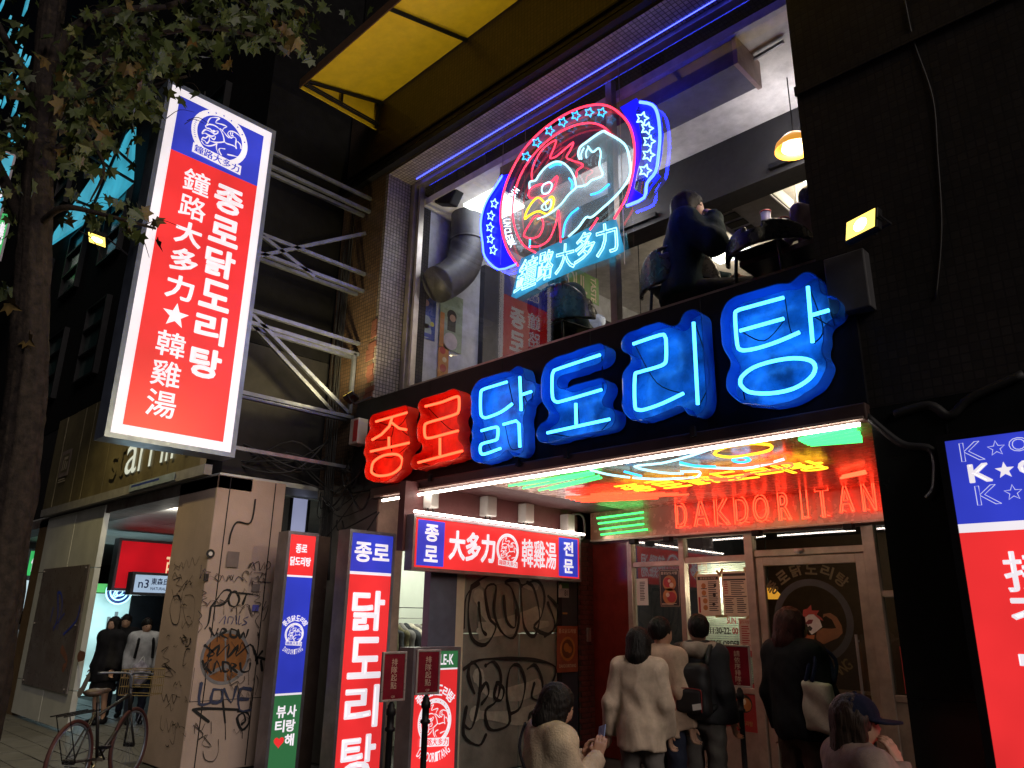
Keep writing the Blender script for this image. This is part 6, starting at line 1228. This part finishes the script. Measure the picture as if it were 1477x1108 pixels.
def head_at(px, py, dist, h): p = at_dist(dist, px, py); return p
# four people waiting at the door
def feet(px, py, dist, s, H=1.685):
    p = at_dist(dist, px, py); return (p[0], p[1], 0.0), p[2]/H
l, s = feet(920, 908, 6.35, 1); person('woman with black bob and beige knitted sweater, leftmost of those waiting', l, R(20), J_(STAND, elL=(-.24,-.06,1.09), wrL=(-.275,.0,.84), elR=(.225,-.03,1.09), wrR=(.22,.08,.85)), KNITW, GREYT, s, 'bob', None, (R(0), R(-4)), .042, .74)
l, s = feet(953, 893, 6.75, 1); person('person with short dark hair and tan sweater between two others waiting', l, R(-4), J_(STAND, wrR=(.24, .03, .84)), KNIT2, DENIM, s, 'short', None, (R(-10), 0), .042, .76)
l, s = feet(1006, 889, 6.85, 1); bl_, bw_ = person('man in dark jacket with beige hood looking left into the restaurant', l, R(8), STAND, GREYJ, GREYT, s, 'short', None, (R(38), R(2)), .05, .84, HOODC)
l, s = feet(1140, 880, 6.3, 1); wl_, ww_ = person('woman with reddish bob in black jacket facing the glass door', l, R(-14), J_(STAND, elR=(.27,-.02,1.10), wrR=(.26,.12,.92)), BLKC, BRN, s, 'bob', HAIRR, (R(-25), R(-2)), .06, .80)
# backpack and tote
def solid(fn, lo, hi, h, m, name, parent, M=None):
    b = net(fn, lo, hi, h)
    if M is not None: b.v = [tuple(M(q)) for q in b.v]
    return b.obj(name, m, parent, True)
def rbox(p, c, hs, r): q = np.abs(p-np.array(c))-np.array(hs)+r; return np.linalg.norm(np.maximum(q, 0), axis=1)+np.minimum(q.max(1), 0)-r
bp_ = thing('backpack', 'black backpack with red piping and white tag worn over dark jacket', 'backpack', bw_((.0, -.22, 1.05)))
solid(lambda p: rbox(p, (.02, -.235, 1.10), (.155, .085, .215), .07)+.004*np.sin(p[:, 2]*40+p[:, 0]*20), (-.2, -.36, .84), (.24, -.1, 1.36), .014, mat('nylon_black', (.013, .012, .014), .55, bump=.3, bscale=300), 'bag_body', bp_, bw_)
solid(lambda p: rbox(p, (.03, -.32, 1.03), (.115, .035, .095), .03), (-.12, -.38, .9), (.18, -.26, 1.16), .012, bpy.data.materials['nylon_black'], 'front_pocket', bp_, bw_)
b = B(); b.tube([bw_(q) for q in smooth_pts([(-.08,-.352,.95),(-.085,-.355,1.07),(-.06,-.35,1.12),(.12,-.35,1.12),(.145,-.352,1.07),(.14,-.352,.95)], 4)], .004, 5); b.obj('piping', mat('piping_red', (.3, .03, .03), .5), bp_)
B().quad(*[bw_(q) for q in ((.07,-.358,.96),(.145,-.358,.975),(.14,-.358,1.02),(.065,-.358,1.005))]).obj('tag', PAPERW, bp_)
for x in (-.13, .14): b = B(); b.tube([bw_(q) for q in smooth_pts([(x,-.2,1.30),(x,-.1,1.44),(x,.06,1.42),(x*1.05,.12,1.25),(x*1.2,.05,1.05),(x,-.15,.95)], 4)], .022, 6); b.obj('strap', bpy.data.materials['nylon_black'], bp_, True)
tb = thing('tote_bag', 'cream canvas tote bag with dark strap hanging by the woman at the door', 'bag', ww_((.30, -.02, .7)))
solid(lambda p: rbox(p, (.25, -.10, 1.04), (.115, .045, .165), .03)+.007*np.sin(p[:, 2]*32+p[:, 0]*23), (.08, -.2, .8), (.46, .03, 1.3), .014, cloth('canvas_cream', (.55, .46, .36), 140, .5), 'bag_body', tb, ww_)
b = B(); [b.tube([ww_(q) for q in smooth_pts([(.18+dx,-.13,1.2),(.20+dx,-.10,1.32),(.20,-.03,1.45),(.25+dx,.06,1.35),(.33,-.02,1.2)], 4)], .014, 6) for dx in (0, .05)]; b.obj('strap', NAVY, tb, True)
# two people crouching in front: seen from the chest up
def stool(loc, h, lab):
    t = thing('stool', lab, 'stool', loc); b = B().lathe([(0, h), (.15, h), (.15, h-.04), (0, h-.04)], loc, 16); b.obj('seat', BLACK, t)
    for k in range(4): a = .8+k*1.571; B().tube([(loc[0]+.1*math.cos(a), loc[1]+.1*math.sin(a), h-.04), (loc[0]+.14*math.cos(a), loc[1]+.14*math.sin(a), 0)], .012, 6).obj('leg', BLACK, t)
p = at_dist(5.0, 786, 1014)
JK = J_(seated(.42, .02), elL=(-.22, .10, .72), wrL=(-.09, .32, .83), elR=(.24, .10, .72), wrR=(.07, .34, .85))
kl, kw = person('woman with dark bob and cream fleece sitting low and holding up her phone', (p[0], p[1], 0), R(-25), JK, TANC, GREYT, p[2]/1.18, 'bob', None, (R(-6), R(-16)), .055, .80, handpose={'R': ((0, .25, .95), (-.7, .5, 0), (-.2, -.9, 0), .75), 'L': ((.2, .3, .9), (.7, .5, 0), (0, -.9, 0), .7)})
stool((p[0], p[1], 0), .46*p[2]/1.18, 'low black stool under the woman holding a phone')
ph = thing('phone', 'pale blue smartphone held up by the woman in cream fleece', 'phone', kw((.0, .40, .95)))
b = B(); c0 = np.array([-.005, .405, .955]); e1, e2 = np.array([.038, .004, .012]), np.array([-.012, .02, .076]); e3 = np.cross(e1, e2); e3 = e3/np.linalg.norm(e3)*.0045
b.obox(c0, e1, e2, e3); b.v = [tuple(kw(q)) for q in b.v]; b.obj('case', mat('phone_blue', (.20, .28, .50), .3), ph, bev=.003)
b = B(); [b.obox(c0-e3*1.15-e1*.6+e2*(.8-.22*k), e1*.16, e2*.08, e3*.3) for k in range(2)]; b.v = [tuple(kw(q)) for q in b.v]; b.obj('camera_lens', BLACK, ph)
B().tube([kw(q) for q in smooth_pts([(-.19,-.06,1.04),(-.05,-.155,.92),(.1,-.16,.78),(.2,-.10,.62)], 4)], .009, 6).obj('bag_strap', BLKC, kl, True)
p = at_dist(4.5, 1216, 1034)
JC = J_(seated(.42, .03), elR=(.24, .20, .78), wrR=(.13, .20, .98), elL=(-.22, .10, .70))
cl_, cw = person('woman in navy cap with long brown hair holding a hand near her face', (p[0], p[1], 0), R(-42), JC, TAUPE, BLKC, p[2]/1.19, 'long', HAIRB, (R(-28), R(-4)), .05, .80, cap_m=cloth('cap_navy', (.007, .009, .024)), handpose={'R': ((-.15, -.25, .95), (-.8, -.5, 0), (-.3, .9, 0), .6)})
stool((p[0], p[1], 0), .46*p[2]/1.19, 'low black stool under the woman in the navy cap')
b = B(); q0 = cw((.17, .40, .88)); b.obox(q0, (.05, .02, 0), (0, .008, .0), (0, 0, .075)); tag(b.obj('phone', BLACK, bev=.004), 'black phone held in front of the woman in the navy cap', 'phone')
q0 = kw((.30, .22, .55)); b = B(); b.add([q0+np.array(v) for v in ((-.12,-.06,-.3),(.12,-.06,-.3),(.12,.06,-.3),(-.12,.06,-.3),(-.10,-.045,.14),(.11,-.05,.10),(.10,.05,.11),(-.10,.05,.13))], [(0,3,2,1),(0,1,5,4),(1,2,6,5),(2,3,7,6),(3,0,4,7)]); tag(b.obj('paper_bag', mat('kraft_paper', (.34, .19, .12), .8, bump=.3)), 'brown paper bag beside the woman in cream fleece', 'bag')
# people in the arcade
a1 = on(2, 1.36, 160, 912); a1 = np.array([-12.6, -.83, 0])
person('long haired woman in black coat standing in the arcade', on(0, -12.9, 153, 960)*np.array([1, 1, 0]), R(-160), STAND, BLKC, BLKC, .90, 'long', None, (R(15), R(5)), .07, .66, skirt=True, lod=1.5)
person('man in black with shaven head behind the woman in black coat', on(0, -13.6, 172, 960)*np.array([1, 1, 0]), R(-120), STAND, BLKC, DENIM, .92, 'short', None, (0, 0), .06, .8, lod=1.5)
al_, aw_ = person('person in pale grey sweater carrying bags in the arcade by the pillar', on(0, -12.6, 203, 960)*np.array([1, 1, 0]), R(-100), STAND, WHITEC, DENIM, .89, 'short', None, (R(5), R(-5)), .06, .8, lod=1.5)
for x in (-.1, .1): B().tube([aw_(q) for q in smooth_pts([(x, .02, 1.44), (x*1.2, .15, 1.3), (x*1.4, .12, 1.05)], 4)], .022, 5).obj('bag_strap', BLKC, al_)
tg = thing('shopping_bag', 'crumpled pale plastic bag carried by the person in grey sweater', 'bag', aw_((.1, .25, .7)))
solid(lambda p: ell(p, (.05, .25, .80), (.16, .12, .2))+.02*np.sin(p[:, 0]*40)*np.sin(p[:, 2]*35+1), (-.2, .05, .5), (.3, .45, 1.1), .025, mat('plastic_pale', (.46, .42, .5), .35), 'bag_body', tg, aw_)
b = B(); b.tube([aw_(q) for q in smooth_pts([(.0,.25,.95),(.02,.22,1.08),(.1,.25,.96)], 4)], .008, 5); b.obj('handle', WHITEP, tg)

# people and chairs in the upper room
FL = 4.38
def chair_back(c, rz, label, w_=.40, h_=.62, z0=.1):
    t = thing('dining_chair', label, 'chair', (c[0], c[1], FL), 'black chairs along the upper window', rz); M = Matrix.Translation((c[0], c[1], FL)) @ Matrix.Rotation(rz, 4, 'Z')
    T = lambda q: np.array(M @ Vector(q))
    def fn(p):
        z = p[:, 2]-.45; r = .45; curve = np.hypot(p[:, 0], p[:, 1]-.30)-r; d = np.abs(curve)-.022; top = .62*np.sqrt(np.maximum(0, 1-np.minimum(1, np.abs(p[:, 0])/.44)**3))
        d = np.maximum(d, z-top*h_/.62); d = np.maximum(d, -z+.02); slot = np.maximum(np.abs(z-h_*.86)-.022, np.abs(p[:, 0])-.075); d = np.maximum(d, -slot); return np.maximum(d, p[:, 1]-.18)
    solid(fn, (-.5, -.25, .4), (.5, .25, 1.2), .0145, mat('chair_black', (.014, .014, .017), .28) if 'chair_black' not in bpy.data.materials else bpy.data.materials['chair_black'], 'backrest', t, T)
    b = B(); b.box(-.24, .24, -.14, .32, .43, .46); b.v = [tuple(T(q)) for q in b.v]; b.obj('seat', BLACK, t, bev=.02)
    for x in (-.2, .2):
        for y in (-.12, .28): b = B(); b.tube([T((x, y, .44)), T((x*1.15, y*1.15, 0))], .016, 6); b.obj('leg', BLACK, t)
def up_at(px, py, y): return on(1, y, px, py)
zt = 1.07
c = up_at(1086, 322, .65); chair_back((c[0], .80), R(0), 'black chair with slotted curved back behind the rightmost neon letter', h_=c[2]-FL-.45)
c = up_at(965, 400, .85); chair_back((c[0], .95), R(12), 'black chair of the woman resting her head on her hand upstairs', h_=.42)
c = up_at(806, 452, 1.0); chair_back((c[0], 1.0), R(-8), 'black chair behind the blue letter with three hooks', h_=.5)
def up_person(px, py, y, label, rz, J, top, s_head=1.2, **k):
    p = up_at(px, py, y); sc_ = k.pop('sc', (p[2]-FL)/s_head); return person(label, (p[0], p[1], p[2]-s_head*sc_), rz, J, top, BLKC, sc_, **k)
JU = J_(seated(.45, .02), elR=(.26, .22, .78), wrR=(.14, .22, 1.04))
up_person(981, 304, 1.05, 'woman with long dark hair resting her cheek on her hand upstairs', R(-62), JU, TEAL, 1.20, hair='long', head=(R(-10), R(-4)), lod=1.2, sc=1.5, loose=.06, handpose={'R': ((-.5, -.2, .85), (-.6, -.3, -.3), (0, .9, 0), .8)})
up_person(796, 412, 1.2, 'person in dark jacket seen from behind through the upper window', R(5), seated(.45, .05), TEAL, 1.14, hair='short', head=(R(20), R(-14)), lod=1.2, loose=.08, sc=1.35)
up_person(858, 440, 1.9, 'dark haired woman in pale blue shirt leaning over her table upstairs', R(75), seated(.45, .12), LBLUE, 1.16, hair='mid', head=(R(0), R(-28)), lod=1.2)
up_person(1168, 285, 1.2, 'person in mauve top half hidden by the right edge of the upper window', R(70), seated(.45, .0), cloth('cloth_mauve', (.30, .24, .32)), 1.2, hair='mid', lod=1.4)
up_person(655, 500, 1.5, 'person in black bending forward below the posters upstairs', R(40), seated(.40, .2), BLKC, 1.16, hair='short', head=(0, R(-25)), lod=1.4)
for i, (px, py, y) in enumerate(((1131, 330, 1.0), (1105, 318, 1.6))):
    c = up_at(px, py, y); t = thing('cup_stack', ['stack of patterned paper cups on the upper table beside the black chair', 'smaller dark cup behind the chair back upstairs'][i], 'cups', c); B().lathe([(0, .10), (.055, .10), (.045, .02), (.052, .02), (.043, -.07), (.0, -.07)], c, 16).obj('cup', mat('cup_blue', (.10, .10, .25), .4), t, True); B().lathe([(.056, .10), (.06, .10), (.06, .085), (.055, .085)], c, 16).obj('rim', mat('cup_red', (.4, .06, .08), .4), t, True)
c = up_at(1155, 365, 1.0); b = B().box(c[0]-.5, c[0]+.4, .8, 1.5, c[2]-.05, c[2]); b.box(c[0]-.1, c[0], 1.1, 1.2, FL, c[2]-.05); tag(b.obj('table', mat('table_dark', (.06, .02, .03), .35)), 'dark table by the upper window under the paper cups', 'table')
# posters in the upper room
PL = plX(-7.49)
def pw(q0, q1): a, c = on(0, -7.49, *q0), on(0, -7.49, *q1); return a[1], c[1], min(a[2], c[2]), max(a[2], c[2])
y0, y1, z0, z1 = pw((603, 485), (631, 402))
poster('wall_poster', 'blue poster of a young man on the wall inside the upper window', 'poster', PL, y0, y1, z0, z1, mat('poster_blue', (.03, .07, .34), .3), [('disc', mat('print_shirt', (.24, .32, .38), .5), [(.4, .26, .34), (.4, .12, .38)]), ('disc', mat('print_skin', (.45, .28, .2), .5), [(.38, .55, .17)]), ('disc', PRT, [(.36, .66, .19)]), ('text', PRTC, [('FRONGON', .15, .95, .88, .96)]), ('disc', mat('print_lime', (.5, .5, .08), .5), [(.8, .25, .12)]), ('rect', PRTB, [(.1, .9, .03, .09)])])
y0, y1, z0, z1 = pw((632, 500), (668, 432))
poster('wall_poster', 'pale green poster of a long haired woman beside the blue poster upstairs', 'poster', PL, y0, y1, z0, z1, mat('poster_sage', (.28, .36, .26), .3), [('disc', PRT, [(.52, .62, .21)]), ('rect', PRT, [(.34, .70, .34, .62)]), ('disc', bpy.data.materials['print_skin'], [(.56, .58, .13)]), ('disc', mat('print_dress', (.55, .5, .5), .5), [(.5, .16, .30)]), ('rect', PRTO, [(.02, .2, .02, .62)])])
y0, y1, z0, z1 = pw((630, 548), (648, 490)); poster('wall_poster', 'orange food poster below the pale green poster upstairs', 'poster', PL, y0, y1, z0, z1, PRTO, [('disc', PRTR, [(.5, .3, .3), (.4, .7, .28)]), ('disc', PRTC, [(.6, .5, .2)])])
PL2 = plX(-6.45); y0, y1, z0, z1 = [on(0, -6.45, 800, 400)[1], on(0, -6.45, 863, 400)[1], on(0, -6.45, 840, 426)[2]-.05, on(0, -6.45, 840, 396)[2]+.05]
t = poster('hanging_board', 'green hanging board with cream Seoul lettering inside the upper window', 'sign', PL2, y0, y1, z0, z1, mat('board_green', (.10, .26, .03), .5), [('text', PRTC, [('SEOUL', .05, .72, .2, .85)])])
b = B(); put_text(b, 'TASTE', PL2, y0+(y1-y0)*.80, y0+(y1-y0)*.93, z0+.02, z1-.02, .01, .008, -90); b.obj('print', PRTC, t)
B().tube([(-6.45, y0+.05, z1), (-6.45, y0+.05, 7.09)], .005).obj('cord', BLACK, t); B().tube([(-6.45, y1-.05, z1), (-6.45, y1-.05, 7.09)], .005).obj('cord', BLACK, t)

# ================================================================== bicycle
bk = thing('bicycle', 'old bicycle with red tyre and rear rack parked beside the graffiti pillar', 'bicycle', (-8.0, -2.3, 0))
r_ = .345; RH = np.array([-7.78, -2.70, r_]); dirv = np.array([-.66, .751, 0]); FH = RH+dirv*.98
Q = lambda a, z: RH+dirv*a+np.array([0, 0, z-r_])
nrm = np.array([-dirv[1], dirv[0], 0])
TYRE = mat('tyre_red', (.055, .012, .012), .7)
for hub in (RH, FH):
    ring = lambda r: [hub+dirv*r*math.cos(a)+np.array([0, 0, r*math.sin(a)]) for a in np.linspace(0, 6.283, 41)[:-1]]
    wo_ = B().tube(ring(r_-.018), .017, 7, True).obj('wheel', TYRE, bk, True)
    B().tube(ring(r_-.045), .010, 5, True).obj('rim', GALV, wo_, True)
    b = B(); [b.tube([hub+nrm*.02*(1 if k % 2 else -1), hub+dirv*(r_-.05)*math.cos(k*.2244)+np.array([0, 0, (r_-.05)*math.sin(k*.2244)])], .0013, 3) for k in range(28)]; b.obj('spokes', GALV, wo_); B().tube([hub-nrm*.05, hub+nrm*.05], .022, 8).obj('hub', BLACK, wo_)
b = B(); bb_, st_, hd_, hb_ = Q(.44, .30), Q(.30, .80), Q(.86, .82), Q(.90, .66)
for a, c, rr in ((bb_, st_, .016), (bb_, hb_, .018), (Q(.33, .68), hd_, .015), (bb_, RH+nrm*.04, .009), (bb_, RH-nrm*.04, .009), (Q(.31, .74), RH+nrm*.04, .008), (Q(.31, .74), RH-nrm*.04, .008), (Q(.84, .88), hb_, .02), (hb_, FH+nrm*.05, .011), (hb_, FH-nrm*.05, .011)): b.tube([a, c], rr, 8)
b.obj('frame', mat('bike_paint', (.012, .011, .012), .4), bk, True)
sd_ = solid(lambda p: sminl([ell(p, (0, -.07, 0), (.085, .09, .035)), ell(p, (0, .1, 0), (.03, .12, .025))], .04), (-.12, -.2, -.06), (.12, .25, .06), .012, mat('saddle_brown', (.08, .055, .045), .5), 'saddle', bk, lambda q: Q(.27, .89)+dirv*q[1]+nrm*q[0]+np.array([0, 0, q[2]])); B().tube([st_, Q(.275, .87)], .013, 7).obj('seat_post', STEEL, bk)
b = B(); b.tube(smooth_pts([Q(.84, .88), Q(.82, 1.0), Q(.80, 1.02)+nrm*.12, Q(.70, 1.02)+nrm*.28], 4), .011, 6); b.tube(smooth_pts([Q(.84, .88), Q(.82, 1.0), Q(.80, 1.02)-nrm*.12, Q(.70, 1.02)-nrm*.28], 4), .011, 6); b.obj('handlebar', GALV, bk, True)
b = B(); [b.tube([Q(-.28, .74)+nrm*x, Q(.26, .74)+nrm*x], .006, 5) for x in (-.06, 0, .06)]; [b.tube([Q(-.2, .74)+nrm*x, RH+nrm*x], .005, 5) for x in (-.06, .06)]; b.obj('rear_rack', BLACK, bk)
b = B()
for z in (.80, .88, .96, 1.04): b.tube([Q(.92, z)+nrm*.16, Q(1.18, z)+nrm*.16, Q(1.18, z)-nrm*.16, Q(.92, z)-nrm*.16], .004, 4, True)
for k in range(7): [b.tube([Q(.92+.043*k, .80)+nrm*x, Q(.92+.043*k, 1.04)+nrm*x], .003, 4) for x in (-.16, .16)]
b.obj('basket', mat('basket_brass', (.34, .26, .12), .4, .5), bk)
b = B(); b.tube([bb_+nrm*.05+np.array([math.cos(a)*.09*dirv[0], math.cos(a)*.09*dirv[1], .09*math.sin(a)]) for a in np.linspace(0, 6.28, 25)[:-1]], .008, 5, True); b.tube([bb_-nrm*.06, bb_+nrm*.06], .02, 8); cr_ = b.obj('crank', STEEL, bk)
for sg in (1, -1): b = B(); e = bb_+nrm*.07*sg+dirv*.12*sg+np.array([0, 0, -.12*sg]); b.tube([bb_+nrm*.07*sg, e], .009, 6); b.obox(e+nrm*.05*sg, dirv*.035, nrm*.045, np.array([0, 0, .012])); b.obj('pedal', BLACK, cr_)
b = B(); [b.tube([RH+nrm*.03+np.array([0, 0, .035*q]), bb_+nrm*.05+np.array([0, 0, .085*q])], .004, 4) for q in (1, -1)]; b.obj('chain', BLACK, bk)
